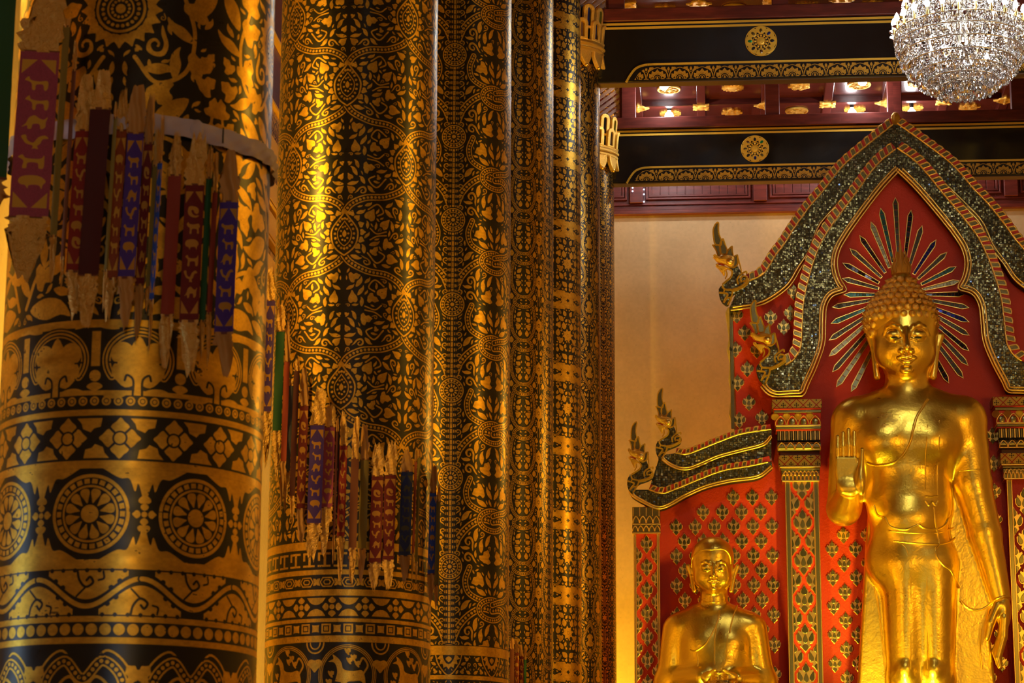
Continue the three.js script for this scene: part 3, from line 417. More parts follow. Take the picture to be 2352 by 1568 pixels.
// bare bulbs under the ceiling
const bulbGlow = new THREE.MeshStandardMaterial({ color: 0xffffff, emissive: col([1, 0.97, 1]), emissiveIntensity: 9, roughness: 0.4 });
const bulbSpots = [[1525, 196, 13.78, 'bare white bulb in front of the leftmost disc ornament on the ceiling'], [1981, 186, 13.78, 'bare white bulb close to the crystal chandelier under the red ceiling'], [1537, 266, 13.8, 'bare white bulb low over the left end of the lower black beam'], [1957, 260, 13.8, 'bare white bulb just left of the pointed arch tip'], [2094, 260, 13.8, 'bare white bulb just right of the pointed arch tip, below the chandelier']];
for (const [u, v, y, label] of bulbSpots) {
  const p = onY(u, v, y), t = thing('ceiling_bulb', label, 'light bulb', [p.x, CEIL, p.z], 'bare bulbs under the red ceiling');
  part('bulb', (() => { const g = new THREE.LatheGeometry([V2(0, -0.075), V2(0.036, -0.068), V2(0.066, -0.036), V2(0.073, 0), V2(0.06, 0.04), V2(0.028, 0.07), V2(0.026, 0.1), V2(0, 0.1)], 18); return g; })(), bulbGlow, t, p);
  part('socket', cyl(0.03, 0.034, p.y + 0.09, p.y + 0.17, p.x, p.z), M.dark, t);
  part('cord', cyl(0.006, 0.006, p.y + 0.16, CEIL, p.x, p.z, 6), M.dark, t);
  const l = new THREE.PointLight(col([1, 0.95, 0.97]), 4); l.position.set(p.x, p.y - 0.1, p.z); l.castShadow = true; l.shadow.radius = 3; scene.add(l);
}
// panelled red wood above the plaster of the back wall
{
  const yb = at(1408, 490, ZW).y, t = new THREE.Group(); t.name = 'trim_1'; t.userData = { kind: 'structure' }; t.position.set(0, yb, ZW); scene.add(t);
  part('backing_board', box(XL, XR, yb - 0.02, CEIL, ZW + 0.001, ZW + 0.03), M.panelWood, t);
  part('cornice', clean([rbox(XL, XR, yb - 0.05, yb + 0.02, ZW, ZW + 0.10, 0.012), rbox(XL, XR, yb + 0.02, yb + 0.06, ZW, ZW + 0.07, 0.01), rbox(XL, XR, yb + 0.11, yb + 0.14, ZW, ZW + 0.06, 0.008)]), M.panelWood, t);
  const pitch = 2.02, x0 = at(1462, 450, ZW).x - 3 * pitch;
  for (let i = 0; i < 7; i++) { const a = x0 + i * pitch, b = a + pitch;
    part('stile', rbox(a - 0.11, a + 0.11, yb + 0.14, CEIL, ZW, ZW + 0.12, 0.01), M.panelWood, t);
    const f = 0.17, fr = [];
    for (const [k, d] of [[0, 0.075], [0.05, 0.055]]) { fr.push(rbox(a + f + k, b - f - k, yb + 0.2 + k, yb + 0.235 + k, ZW, ZW + d, 0.008)); for (const s of [a + f + k, b - f - k]) fr.push(rbox(s - 0.018, s + 0.018, yb + 0.2 + k, CEIL, ZW, ZW + d, 0.008)); }
    part('panel_moulding', clean(fr), M.panelWood, t);
    const n = 11, w = (b - a - 2 * f - 0.16) / n; for (let k = 0; k < n; k++) part('plank', rbox(a + f + 0.08 + k * w + 0.005, a + f + 0.08 + (k + 1) * w - 0.005, yb + 0.28, CEIL, ZW + 0.02, ZW + 0.045, 0.005), M.panelWood, t);
  }
}
// tiny lights on a wire at the back wall
{ const spots = [[1453, 431], [1453, 439], [1479, 426], [1479, 435], [1479, 446], [1479, 463]], p0 = at(1466, 426, ZW + 0.16), t = thing('string_light', 'string of tiny blue-white lights on the red stile by the farthest column', 'string light', [p0.x, p0.y, p0.z]);
  const g = new THREE.SphereGeometry(0.013, 8, 6), m = new THREE.MeshStandardMaterial({ color: 0xffffff, emissive: col([0.55, 0.65, 1]), emissiveIntensity: 6 });
  for (const [u, v] of spots) part('light', g, m, t, at(u, v, ZW + 0.14));
  part('wire', clean([tube([at(1453, 420, ZW + 0.135), at(1453, 445, ZW + 0.135)], 0.003), tube([at(1479, 418, ZW + 0.135), at(1479, 468, ZW + 0.135)], 0.003), tube([at(1453, 420, ZW + 0.135), at(1466, 424, ZW + 0.135), at(1479, 418, ZW + 0.135)], 0.003)]), M.dark, t); }

// ---------------------------------------------------------------- tie beams
const lotusBand = (() => { const W = 0.30, H = 0.2, P = new Painter(W, H, 512, 340); P.wrap((c) => { const x = W / 2; c.fillStyle = c.strokeStyle = '#fff';
  P.line(c, curve([[x - 0.142, 0.05], [x - 0.115, 0.125], [x - 0.05, 0.165], [x, 0.182], [x + 0.05, 0.165], [x + 0.115, 0.125], [x + 0.142, 0.05]]), 0.009);
  for (const [dx, dy, L, wd, a] of [[0, 0.1, 0.06, 0.056, PI / 2], [-0.045, 0.085, 0.058, 0.055, PI * 0.66], [0.045, 0.085, 0.058, 0.055, PI * 0.34], [-0.075, 0.05, 0.058, 0.06, PI * 0.7], [0.075, 0.05, 0.058, 0.06, PI * 0.3]]) P.leaf(c, x + dx, dy, a, L, wd, 4);
  for (const k of [1, 0.6]) P.line(c, arcPts(x, 0.028, 0.06 * k, 0.062 * k, 0, PI), 0.011 * k + 0.002); P.disc(c, x, 0.04, 0.012); c.fillRect(x - 0.014, 0.012, 0.028, 0.018);
  for (const s of [-1, 1]) { P.line(c, curve([[s * 0.006, 0.03], [s * 0.012, 0.09], [s * 0.05, 0.15]]), 0.008); P.leaf(c, s * 0.04, 0.172, s > 0 ? 0.1 : PI - 0.1, 0.065, 0.04, 0); P.leaf(c, s * 0.022, 0.12, PI / 2 - s * 0.5, 0.055, 0.028, 1); c.fillRect(s * 0.078 - 0.022, 0.01, 0.044, 0.022); } P.leaf(c, 0, 0.135, PI / 2, 0.06, 0.04, 1); P.disc(c, 0, 0.12, 0.008); c.fillRect(-0.03, 0.01, 0.06, 0.016); }, false); return P; })();
const lotusMat = lotusBand.material(140); lotusMat.map.repeat.set(1 / 0.3, 1 / 0.2); lotusMat.roughnessMap.repeat.set(1 / 0.3, 1 / 0.2);
const stripeGold = std([0.88, 0.58, 0.07], 0.42, 0.4); lotusMat.metalness = 0.5;
function tieBeam(n, label, wheelU, wheelV) {
  const zc = colZ(n), zf = zc + 0.1, y0 = 12.29, t = thing('tie_beam', label, 'beam', [COLX, y0, zc]);
  const xa = COLX + 0.2, xb = XR;
  part('beam_body', rbox(xa, xb, y0, 13.15, zf - 0.19, zf, 0.015), M.blackLacquer, t);
  part('soffit', box(xa, xb, y0 - 0.012, y0, zf - 0.185, zf - 0.01), M.underBeam, t);
  part('rail', rbox(xa, xb, 13.15, 13.335, zf - 0.21, zf + 0.03, 0.015), M.redWood, t);
  for (const y of [13.057, 13.114]) part('gold_stripe', box(xa, xb, y - 0.016, y + 0.016, zf, zf + 0.004), stripeGold, t);
  // raised apron whose ends curve down
  const ax = at(1440, 414, zf).x, span = XR, ap = [V2(ax, y0), V2(ax + 0.05, y0 + 0.09), V2(ax + 0.13, y0 + 0.19), V2(ax + 0.24, y0 + 0.235), V2(ax + 0.36, y0 + 0.245), V2(span, y0 + 0.245), V2(span, y0)];
  part('apron', extrude([...smooth(ap.slice(0, 5), 4), ap[5], ap[6]], zf, 0.03, 0.008), M.blackLacquer, t);
  const edge = smooth(ap.slice(0, 5), 4).map((p) => V3(p.x, p.y, zf + 0.032)); edge.push(V3(span, y0 + 0.245, zf + 0.032));
  const eg = []; for (let i = 1; i < edge.length; i++) { const a = edge[i - 1], b = edge[i], d = b.clone().sub(a), L = d.length(), g = new THREE.BoxGeometry(L + 0.006, 0.03, 0.006); g.rotateZ(Math.atan2(d.y, d.x)); g.translate((a.x + b.x) / 2, (a.y + b.y) / 2 - 0.012, a.z); eg.push(g); }
  part('gold_edge', clean(eg), stripeGold, t);
  const fr = [V2(ax + 0.11, 0.02), V2(ax + 0.16, 0.1), V2(ax + 0.24, 0.17), V2(ax + 0.34, 0.192), V2(span, 0.192), V2(span, 0.02)];
  const fg = new THREE.ExtrudeGeometry(new THREE.Shape(fr), { depth: 0.006, bevelEnabled: false }); fg.translate(0, y0, zf + 0.028);
  { const p = fg.attributes.position, uv = fg.attributes.uv; for (let i = 0; i < p.count; i++) uv.setXY(i, p.getX(i) - 0.02 * n, p.getY(i) - y0); }
  part('lotus_frieze', fg, lotusMat, t);
  // gilded wheel with coloured glass
  const w = at(wheelU, wheelV, zf), W = sub('wheel_medallion', t, [w.x, w.y, zf]), R = 0.215, pieces = [];
  pieces.push((() => { const g = new THREE.CylinderGeometry(R, R, 0.008, 48); g.rotateX(PI / 2); g.translate(w.x, w.y, zf + 0.004); return g; })());
  part('disc', pieces[0], M.blackLacquer, W);
  const tor = (r, k) => { const g = new THREE.TorusGeometry(r, k, 6, 48); g.translate(w.x, w.y, zf + 0.01); return g; };
  part('rim', clean([tor(R - 0.006, 0.006), tor(0.105, 0.005), tor(0.058, 0.005), ball(V3(w.x, w.y, zf + 0.008), 0.052, 0.052, 0.012)]), stripeGold, W);
  const pet = extrude(smooth([V2(0.108, 0), V2(0.115, 0.03), V2(0.15, 0.072), V2(0.185, 0.066), V2(0.2, 0.03), V2(0.203, 0), V2(0.2, -0.03), V2(0.185, -0.066), V2(0.15, -0.072), V2(0.115, -0.03)], 3, true), 0, 0.012, 0.003), jew = ball(V3(0.148, 0, 0.012), 0.03, 0.02, 0.006, 12, 8), gl = [M.glassBlue, M.glassGreen, M.glassDark, M.glassDark, M.glassBlack, M.glassBlack, M.glassDark, M.glassSilver];
  for (let k = 0; k < 8; k++) { part('petal', pet, stripeGold, W, [w.x, w.y, zf + 0.006], [0, 0, k * PI / 4]); part('glass_gem', jew, gl[(k * 3 + n) % 8], W, [w.x, w.y, zf + 0.008], [0, 0, k * PI / 4]); }
  const bead = ball(V3(0.081, 0, 0), 0.016, 0.016, 0.01, 8, 6); for (let k = 0; k < 12; k++) part('bead', bead, stripeGold, W, [w.x, w.y, zf + 0.01], [0, 0, k * PI / 6]);
  // posts up to the ceiling
  const px = [-1.2, 1.01, 2.875, 4.75, 6.6]; for (const x of px) part('post', rbox(x - 0.11, x + 0.11, 13.335, CEIL, zf - 0.19, zf - 0.02, 0.012), M.redWood, t);
  return t;
}
tieBeam(6, 'lower black beam with gold lotus frieze passing behind the pointed arch', 1734, 342);
tieBeam(5, 'upper black beam with gold lotus frieze ending behind the crystal chandelier', 1748, 95);
// diagonal lattice between the column head and the first post
function lattice(n, label) {
  const zc = colZ(n) + 0.02, x0 = COLX + 0.44, x1 = -1.31, y0 = 13.335, y1 = CEIL, t = thing('wooden_lattice', label, 'lattice', [(x0 + x1) / 2, y0, zc]);
  x0; const X0 = COLX - 0.4, clip = (pts) => pts;
  part('frame', clean([box(X0, x1, y0, y0 + 0.03, zc - 0.03, zc + 0.03), box(x1 - 0.03, x1, y0, y1, zc - 0.03, zc + 0.03)]), M.redWood, t);
  for (const s of [1, -1]) for (let k = -9; k < 16; k++) { // slat line: y - y0 = slope * (x - c)
    const slope = s > 0 ? 0.75 : -1.6, c = X0 + k * 0.13, xa = Math.max(X0, s > 0 ? c : c - (y1 - y0) / 1.6), xb = Math.min(x1, s > 0 ? c + (y1 - y0) / 0.75 : c); if (xb - xa < 0.05) continue;
    const ya = y0 + slope * (xa - c), yb2 = y0 + slope * (xb - c), L = Math.hypot(xb - xa, yb2 - ya), g = new THREE.BoxGeometry(L, 0.045, 0.02); part('slat', g, M.paleLattice, t, [(xa + xb) / 2, (ya + yb2) / 2, zc + s * 0.012], [0, 0, Math.atan2(yb2 - ya, xb - xa)]); }
}
lattice(6, 'pale diagonal lattice above the lower black beam beside a column head'); lattice(5, 'pale diagonal lattice above the upper black beam at the top edge');
// gilded pilaster on the left wall, seen through the gap between the first two columns
{
  const p = at(622, 600, -27), zs = [-25.5, -29.5], t = thing('gilded_wall_pilaster', 'gilded banded pilaster on the left wall seen between the two nearest columns', 'pilaster', [XL, 0, -27.5]);
  const course = (v0, v1, m, name, d) => { const ya = at(622, v1, -27.5).y, yb = at(622, v0, -27.5).y; part(name, rbox(XL, XL + d, ya, yb, zs[1], zs[0], 0.01), m, t); };
  const frieze = M.carvedGold;
  part('core', box(XL, XL + 0.12, at(622, 670, -27.5).y, 13.4, zs[1] + 0.1, zs[0] - 0.1), M.redWood, t);
  for (const [a, b] of [[8, 15], [168, 176], [254, 288], [292, 297], [350, 404], [408, 414], [432, 486], [490, 497]]) course(a, b, frieze, 'gold_course', 0.2);
  course(178, 250, lotusMat, 'stencilled_course', 0.15);
  for (const v of [322, 530]) { course(v - 22, v + 22, lotusMat, 'stencilled_course', 0.15); for (let k = 0; k < 5; k++) { const y = at(622, v, -27.5).y; part('roundel', ball(V3(XL + 0.15, y, -26 - k * 0.7), 0.03, 0.1, 0.1), M.carvedGold, t); } }
  course(560, 668, frieze, 'gold_course', 0.3);
}

// ---------------------------------------------------------------- lamps of the hall that stand outside the view
const lens = (c, k) => new THREE.MeshStandardMaterial({ color: 0xffffff, emissive: col(c), emissiveIntensity: k, roughness: 0.5 });
function flood(p, aim, c, power, angle, label, size = 6) {
  const t = thing('floodlight', label, 'floodlight', p, 'floodlights of the hall');
  const P = V3(...p), d = V3(...aim).sub(P).normalize(), g = new THREE.CylinderGeometry(0.09, 0.06, 0.16, 20, 1, true), q = new THREE.Quaternion().setFromUnitVectors(V3(0, 1, 0), d), e = new THREE.Euler().setFromQuaternion(q);
  part('housing', g, M.dark, t, P, [e.x, e.y, e.z]);
  const l = new THREE.CylinderGeometry(0.08, 0.08, 0.01, 20); part('lens', l, lens(c, 3), t, P.clone().addScaledVector(d, 0.05), [e.x, e.y, e.z]);
  part('stand', p[1] < 6 ? cyl(0.02, 0.02, 0, p[1] - 0.05, p[0], p[2], 8) : cyl(0.02, 0.02, p[1] + 0.05, CEIL, p[0], p[2], 8), M.dark, t);
  const s = new THREE.SpotLight(col(c), power, 0, angle, 0.7, 2); s.position.copy(P).addScaledVector(d, 0.1); s.target.position.set(...aim); s.castShadow = true; s.shadow.radius = size; scene.add(s, s.target);
}
function lantern(p, c, power, label, r = 0.16) {
  const t = thing('hanging_lantern', label, 'lantern', [p[0], p[1] - 0.2, p[2]], 'hanging lanterns of the hall');
  part('globe', ball(V3(...p), r, r, r, 20, 14), lens(c, 2.5), t); part('cord', cyl(0.008, 0.008, p[1] + r, CEIL, p[0], p[2], 6), M.dark, t); part('cap', cyl(r * 0.6, r * 0.3, p[1] + r * 0.8, p[1] + r * 1.2, p[0], p[2]), M.wireGold, t);
  const l = new THREE.PointLight(col(c), power); l.position.set(...p); l.castShadow = true; l.shadow.radius = r / 0.02; scene.add(l);
}
// on the altar, from below
flood([2.3, 3.5, -32.2], [2.75, 6.6, -34.2], YELLOW, 62, 0.85, 'amber floodlight below the tall gold statue');
flood([0.1, 3.5, -32.2], [0.15, 5.8, -34.4], YELLOW, 26, 0.85, 'amber floodlight below the shaven-headed gold statue');
// wash on the walls of the left aisle
flood([-2.7, 1.2, -36.6], [-1.2, 7.0, -38.2], AMBER, 300, 0.95, 'amber floodlight on the floor of the left aisle by the back wall');
flood([-3.6, 0.5, -24.0], [-5.6, 6.0, -27.0], AMBER, 420, 0.9, 'amber floodlight on the floor of the left aisle by the gilded pilaster');
flood([-3.6, 0.5, -14.0], [-5.6, 4.5, -16.5], AMBER, 110, 0.9, 'amber floodlight on the floor of the left aisle by the nearest column');
// lanterns over the right side of the nave
lantern([6.6, 7.4, -12.0], ORANGE, 22, 'amber lantern over the right side of the nave, near');
lantern([6.6, 7.0, -24.5], ORANGE, 22, 'amber lantern over the right side of the nave, far');
lantern([1.6, 4.6, 4.0], ORANGE, 15, 'amber lantern behind the viewer');
lantern([-4.2, 6.0, -9.8], ORANGE, 20, 'amber lantern in the left aisle');
lantern([-4.2, 6.0, -19.5], ORANGE, 20, 'amber lantern farther down the left aisle');
lantern([2.8, 11.0, 2.0], COOL, 26, 'white globe of the chandelier over the entrance behind the viewer', 0.4);
// the chandelier in view has a twin nearer to the viewer, above the frame
lantern([2.8, 11.4, -13.0], COOL, 34, 'white globe of the nearer chandelier above the view', 0.4);

// ---------------------------------------------------------------- the altar front
const T = (u, v, z = -34.6) => { const p = at(u, v, z); return V2(p.x, p.y); };
const zoomed = (u0, v0, s) => (X, Y) => [u0 + X / s, v0 + Y / s];
const XC = 2.795;                                         // middle of the great arch
const mirrorX = (pts) => pts.map((p) => V2(2 * XC - p.x, p.y));
function offsetLine(pts, d) { return pts.map((p, i) => { const a = pts[Math.max(0, i - 1)], b = pts[Math.min(pts.length - 1, i + 1)], t = b.clone().sub(a).normalize(); return V2(p.x - t.y * d, p.y + t.x * d); }); }
function resample(pts, step) { const out = [pts[0].clone()]; let acc = 0; for (let i = 1; i < pts.length; i++) { const a = pts[i - 1], b = pts[i], L = a.distanceTo(b); let s = step - acc; while (s <= L) { out.push(a.clone().lerp(b, s / L)); s += step; } acc = (acc + L) % step; } return out; }
const line3 = (pts, z) => pts.map((p) => V3(p.x, p.y, z));
const pipe = (pts, z, r = 0.013) => tube(line3(resample(pts, 0.06), z), r, Math.max(12, Math.round(pts.length)), 6);
// glass chips of a mosaic, each a little tilted
function mosaic(poly, z, size, seed, tint = [1, 1, 1]) {
  const R = rng(seed), pos = [], nor = [], cl = []; let a0 = 1e9, a1 = -1e9, b0 = 1e9, b1 = -1e9; for (const p of poly) { a0 = Math.min(a0, p.x); a1 = Math.max(a1, p.x); b0 = Math.min(b0, p.y); b1 = Math.max(b1, p.y); }
  for (let y = b0; y < b1; y += size) for (let x = a0; x < a1; x += size) {
    const cx = x + size / 2 + (R() - 0.5) * size * 0.4, cy = y + size / 2 + (R() - 0.5) * size * 0.4, h = size * (0.36 + 0.12 * R()); if (!inside(cx, cy, poly) || !inside(cx - h * 0.7, cy - h * 0.7, poly) || !inside(cx + h * 0.7, cy + h * 0.7, poly)) { R(); R(); R(); continue; }
    const tx = (R() - 0.5) * 0.26, ty = (R() - 0.5) * 0.26, k = R(), c = k > 0.965 ? [0.55, 0.52, 0.34] : k > 0.955 ? [0.2, 0.3, 0.5] : k > 0.5 ? [0.21, 0.185, 0.075] : [0.15, 0.13, 0.052];
    const P = [[-h, -h], [h, -h], [h, h], [-h, h]].map(([dx, dy]) => [cx + dx, cy + dy, z + 0.004 + dx * tx + dy * ty]), n = V3(-tx, -ty, 1).normalize();
    for (const i of [0, 1, 2, 0, 2, 3]) { pos.push(...P[i]); nor.push(n.x, n.y, n.z); cl.push(c[0] * tint[0], c[1] * tint[1], c[2] * tint[2]); }
  }
  const g = new THREE.BufferGeometry(); g.setAttribute('position', new THREE.Float32BufferAttribute(pos, 3)); g.setAttribute('normal', new THREE.Float32BufferAttribute(nor, 3)); g.setAttribute('color', new THREE.Float32BufferAttribute(cl, 3)); return g;
}
const chips = (poly, z, size, seed, parent) => { const m = part('mosaic', mosaic(poly, z, size, seed), M.mosaic, parent); m.userData = { kind: 'stuff' }; return m; };
// row of gold-framed glass cells on a red strip along a line; the strip lies to the left of the line's direction
const cellFrame = (w, h) => { const k = 0.018, P = (a, b) => [V2(-a * 0.5 - b * 0.16, -b * 0.5), V2(a * 0.5 - b * 0.16, -b * 0.5), V2(a * 0.5 + b * 0.16, b * 0.42), V2(b * 0.16, b * 0.5), V2(-a * 0.5 + b * 0.16, b * 0.42)]; return extrude(P(w, h), 0, 0.03, 0.005, [P(w - 2 * k, h - 2 * k)]); };
const cellGlass = (w, h) => { const k = 0.016, P = (a, b) => [V2(-a * 0.5 - b * 0.16, -b * 0.5), V2(a * 0.5 - b * 0.16, -b * 0.5), V2(a * 0.5 + b * 0.16, b * 0.42), V2(b * 0.16, b * 0.5), V2(-a * 0.5 + b * 0.16, b * 0.42)]; return extrude(P(w - 2 * k, h - 2 * k), 0, 0.012, 0.003); };
function ropeEdge(pts, width, step, z, depth, parent, flip = 1) {
  const dense = resample(pts, 0.04), outer = offsetLine(dense, width);
  part('red_edge', extrude([...dense, ...[...outer].reverse()], z - depth, depth, 0.004), M.redLacquer, parent);
  const w = step * 0.66, h = width * 1.08, fg = cellFrame(w, h), gg = cellGlass(w, h), mid = resample(offsetLine(dense, width * 0.5), step);
  for (let i = 0; i + 1 < mid.length; i++) { const a = mid[i], b = mid[i + 1], ang = Math.atan2(b.y - a.y, b.x - a.x), c = a.clone().lerp(b, 0.5), q = part('edge_cell', fg, M.wireGold, parent, [c.x, c.y, z], [0, flip < 0 ? PI : 0, 0]); q.rotation.set(0, 0, ang); const gl = new THREE.Mesh(gg, M.glassDark); gl.name = 'glass'; gl.castShadow = gl.receiveShadow = true; q.add(gl); }
  part('gold_piping', pipe(pts, z + 0.01, 0.014), M.wireGold, parent);
}
// lotus-bud motif: a gold plate with five glass petals
const drop = (x, y, w, h, a = 0) => smooth([V2(0, h * 0.55), V2(w * 0.36, h * 0.12), V2(w * 0.46, -h * 0.18), V2(w * 0.25, -h * 0.42), V2(0, -h * 0.48), V2(-w * 0.25, -h * 0.42), V2(-w * 0.46, -h * 0.18), V2(-w * 0.36, h * 0.12)], 2, true).map((p) => V2(x + p.x * Math.cos(a) - p.y * Math.sin(a), y + p.x * Math.sin(a) + p.y * Math.cos(a)));
const halfPlate = [[0, 0.56], [0.09, 0.4], [0.15, 0.36], [0.17, 0.24], [0.27, 0.3], [0.30, 0.18], [0.37, 0.12], [0.35, -0.06], [0.27, -0.18], [0.17, -0.2], [0.21, -0.3], [0.12, -0.38], [0, -0.54]];
function motifGeo(W, H, side = 0) {                       // side 0 whole, 1 right half, -1 left half
  const k = 1 / 0.74, sx = W * k, sy = H / 1.1;
  const plate = side === 0 ? [...halfPlate, ...halfPlate.slice(1, -1).reverse().map(([x, y]) => [-x, y])] : halfPlate.map(([x, y]) => [x * side, y]);
  const cut = (pts) => (side === 0 ? pts : pts.map((p) => V2(side > 0 ? Math.max(p.x, 0.012) : Math.min(p.x, -0.012), p.y)));
  let petals = [drop(0, -0.03, 0.21, 0.34), drop(0, 0.32, 0.26, 0.32), drop(0, -0.35, 0.26, 0.27, PI), drop(-0.235, 0.02, 0.2, 0.36, 0.25), drop(0.235, 0.02, 0.2, 0.36, -0.25)];
  if (side > 0) petals.splice(3, 1); if (side < 0) petals.splice(4, 1);
  const S = (pts) => pts.map((p) => V2((p.x ?? p[0]) * sx, (p.y ?? p[1]) * sy));
  return { plate: extrude(S(plate), 0, 0.02, 0.004), petals: petals.map((p) => extrude(S(cut(p)), 0.0, 0.03, 0.006)) };
}
const petalMats = [M.glassDark, std([0.20, 0.18, 0.06], 0.22, 0.9), std([0.26, 0.20, 0.07], 0.3, 0.9)];
function motif(G, p, parent, i, single) {
  const m = part('lotus_motif', G.plate, M.wireGold, parent, p), add = (g, k) => { const q = new THREE.Mesh(g, petalMats[(i + k) % 3]); q.name = single ? 'glass_petal' : 'glass_petals'; q.castShadow = q.receiveShadow = true; m.add(q); };
  if (single) G.petals.forEach(add); else { G.all = G.all ?? clean(G.petals.map((g) => g.clone())); add(G.all, 0); }
  return m;
}
// ---- backdrop slab
const ZB = -34.85, SLAB = 0.32;
const z4 = zoomed(1400, 480, 2.177), z5 = zoomed(1800, 260, 2.239), Q = (f, list, z) => list.map(([a, b]) => T(...f(a, b), z));
const ZARCH = -34.58;
// traced lines of the left half, from the tip down
const outerTop = Q((a, b) => [a, b], [[2059, 281], [1992, 333], [1934, 383], [1889, 440], [1858, 476], [1822, 527], [1804, 556], [1781, 586], [1754, 628], [1721, 645]], ZARCH);
const outerLow = Q((a, b) => [a, b], [[2058, 345], [1979, 410], [1912, 481], [1880, 520], [1859, 574], [1832, 615], [1809, 652], [1767, 684], [1740, 696], [1700, 703], [1676, 706]], ZARCH);
const innerTop = Q((a, b) => [a, b], [[2059, 340], [2019, 373], [1956, 456], [1910, 518], [1888, 552], [1871, 593], [1858, 636], [1846, 690], [1842, 751], [1838, 800], [1822, 826], [1804, 838]], ZARCH + 0.1);
const innerLow = Q((a, b) => [a, b], [[2059, 386], [2023, 428], [1979, 485], [1945, 532], [1922, 573], [1916, 608], [1925, 644], [1938, 664], [1907, 676], [1892, 702], [1889, 742], [1887, 787], [1871, 836], [1849, 885], [1843, 902], [1800, 904], [1786, 905], [1767, 899], [1750, 880]], ZARCH + 0.1);
outerTop[0].x = outerLow[0].x = innerTop[0].x = innerLow[0].x = XC;
const SM = (pts, n = 5) => smooth(pts, n);
{
  const bx = T(1457, 1400, ZB).x, out = [V2(bx, 3.2), V2(bx, T(1460, 1170, ZB).y), T(1560, 1140, ZB), T(1660, 1090, ZB), T(1694, 1040, ZB), T(1692, 980, ZB), T(1682, 700, ZB), T(1760, 660, ZB), T(1830, 570, ZB), T(1900, 470, ZB), T(1980, 385, ZB)], tip = V2(XC, T(2059, 312, ZB).y);
  const mr = mirrorX([...out].reverse()).slice(0, 6), right = [...mr, V2(mr[5].x, 3.2)];
  const t = thing('altar_backdrop', 'red altar wall set with gold and glass lotus motifs behind the gold statues', 'altar', [XC, 3.2, ZB - SLAB]);
  part('red_wall', extrude([...out, tip, ...right], ZB - SLAB, SLAB, 0.01), M.vermilion, t);
  // lotus motifs: left field and niche
  const G = motifGeo(0.192, 0.262); let k = 0;
  const o1 = T(1553, 1211, ZB), wing = Q((a, b) => [a, b], [[1450, 1180], [1533, 1178], [1620, 1140], [1676, 1122], [1745, 1112], [1800, 1100]], ZB);
  const under = (x) => { for (let i = 1; i < wing.length; i++) if (x <= wing[i].x) return lerp(wing[i - 1].y, wing[i].y, (x - wing[i - 1].x) / (wing[i].x - wing[i - 1].x)); return 99; };
  for (let r = -3; r < 17; r++) for (let c = -2; c < 8; c++) { const x = o1.x + (c + (r & 1 ? 0.42 : 0)) * 0.277, y = o1.y - r * 0.213; if (x < -0.68 || x > 0.97 || y > under(x) - 0.14 || y < 3.7) continue; motif(G, [x, y, ZB], t, k++, false); }
  const o2 = T(1911, 1262, ZB); for (let r = -9; r < 12; r++) for (let c = -1; c < 9; c++) { const x = o2.x + (c + (r & 1 ? 0.5 : 0)) * 0.335, y = o2.y - r * 0.205; if (x < 1.6 || x > 4.14 || y < 3.7 || (r < -1 && x < 3.75)) continue; motif(G, [x, y, ZB], t, k++, false); }
  // loose flowers on the side panel
  const F = motifGeo(0.2, 0.26); for (const [u, v] of [[1710, 765], [1689, 803], [1716, 848], [1738, 805], [1800, 752], [1823, 672], [1720, 925], [1698, 965], [1750, 960], [1692, 725], [1770, 730], [1694, 880], [1815, 720]]) motif(F, [T(u, v, ZB).x, T(u, v, ZB).y, ZB], t, k++, true);
  part('glass_border', clean([rbox(T(1682, 850, ZB).x - 0.03, T(1682, 850, ZB).x + 0.02, T(1690, 985, ZB).y, T(1682, 706, ZB).y, ZB, ZB + 0.03, 0.006)]), M.glassDark, t);
  // old plaster left standing along the edge
  part('plaster_edge', extrude(Q((a, b) => [a, b], [[1684, 704], [1672, 704], [1666, 716], [1670, 745], [1674, 775], [1669, 800], [1676, 832], [1673, 870], [1680, 905], [1676, 930], [1674, 950], [1680, 968], [1688, 990], [1694, 990]], ZB - 0.06), ZB - 0.2, 0.12, 0.01), M.plaster, t);
  // rays behind the head
  const C = T(...z5(600, 935), ZB), tips = [[573, 432], [497, 487], [447, 557], [388, 628], [337, 695], [300, 770], [297, 850], [305, 935], [245, 1000], [240, 1084], [230, 1170], [230, 1254], [248, 1334], [268, 1412], [345, 1437], [655, 497], [712, 577], [785, 650], [842, 714], [890, 789], [908, 863], [935, 932], [955, 1002], [955, 1076], [957, 1146], [955, 1226], [950, 1301], [925, 1366], [850, 1392]];
  const RD = std([0.045, 0.036, 0.014], 0.3, 0.6), RG = std([0.010, 0.07, 0.045], 0.25, 0.5), RS = std([0.24, 0.21, 0.11], 0.3, 0.9);
  const fill = [RD, RG, RS, M.glassBlack, RD, M.glassBlack, RD, RG, RD, RG, RD, RS, RD, RS, RS, M.glassBlack, RD, M.glassBlue, RD, RG, RS, M.glassBlack, RD, M.glassBlue, RD, M.glassBlack, RD, RD, M.glassBlack];
  tips.forEach(([a, b], i) => { const p = T(...z5(a, b), ZB), d = p.clone().sub(C), L = d.length(), L0 = Math.min(L * 0.36, 0.8), w1 = 0.046, w0 = 0.026, l = L - L0, tri = Math.min(0.1, l * 0.2), Pl = (k) => [V2(k, -w0 + k * 0.6), V2(l - tri, -w1 + k), V2(l - k * 1.4, 0), V2(l - tri, w1 - k), V2(k, w0 - k * 0.6)], c0 = C.clone().addScaledVector(d, L0 / L);
    const ray = part('ray', extrude(Pl(0), 0, 0.03, 0.004, [Pl(0.016)]), M.wireGold, t, [c0.x, c0.y, ZB], [0, 0, Math.atan2(d.y, d.x)]);
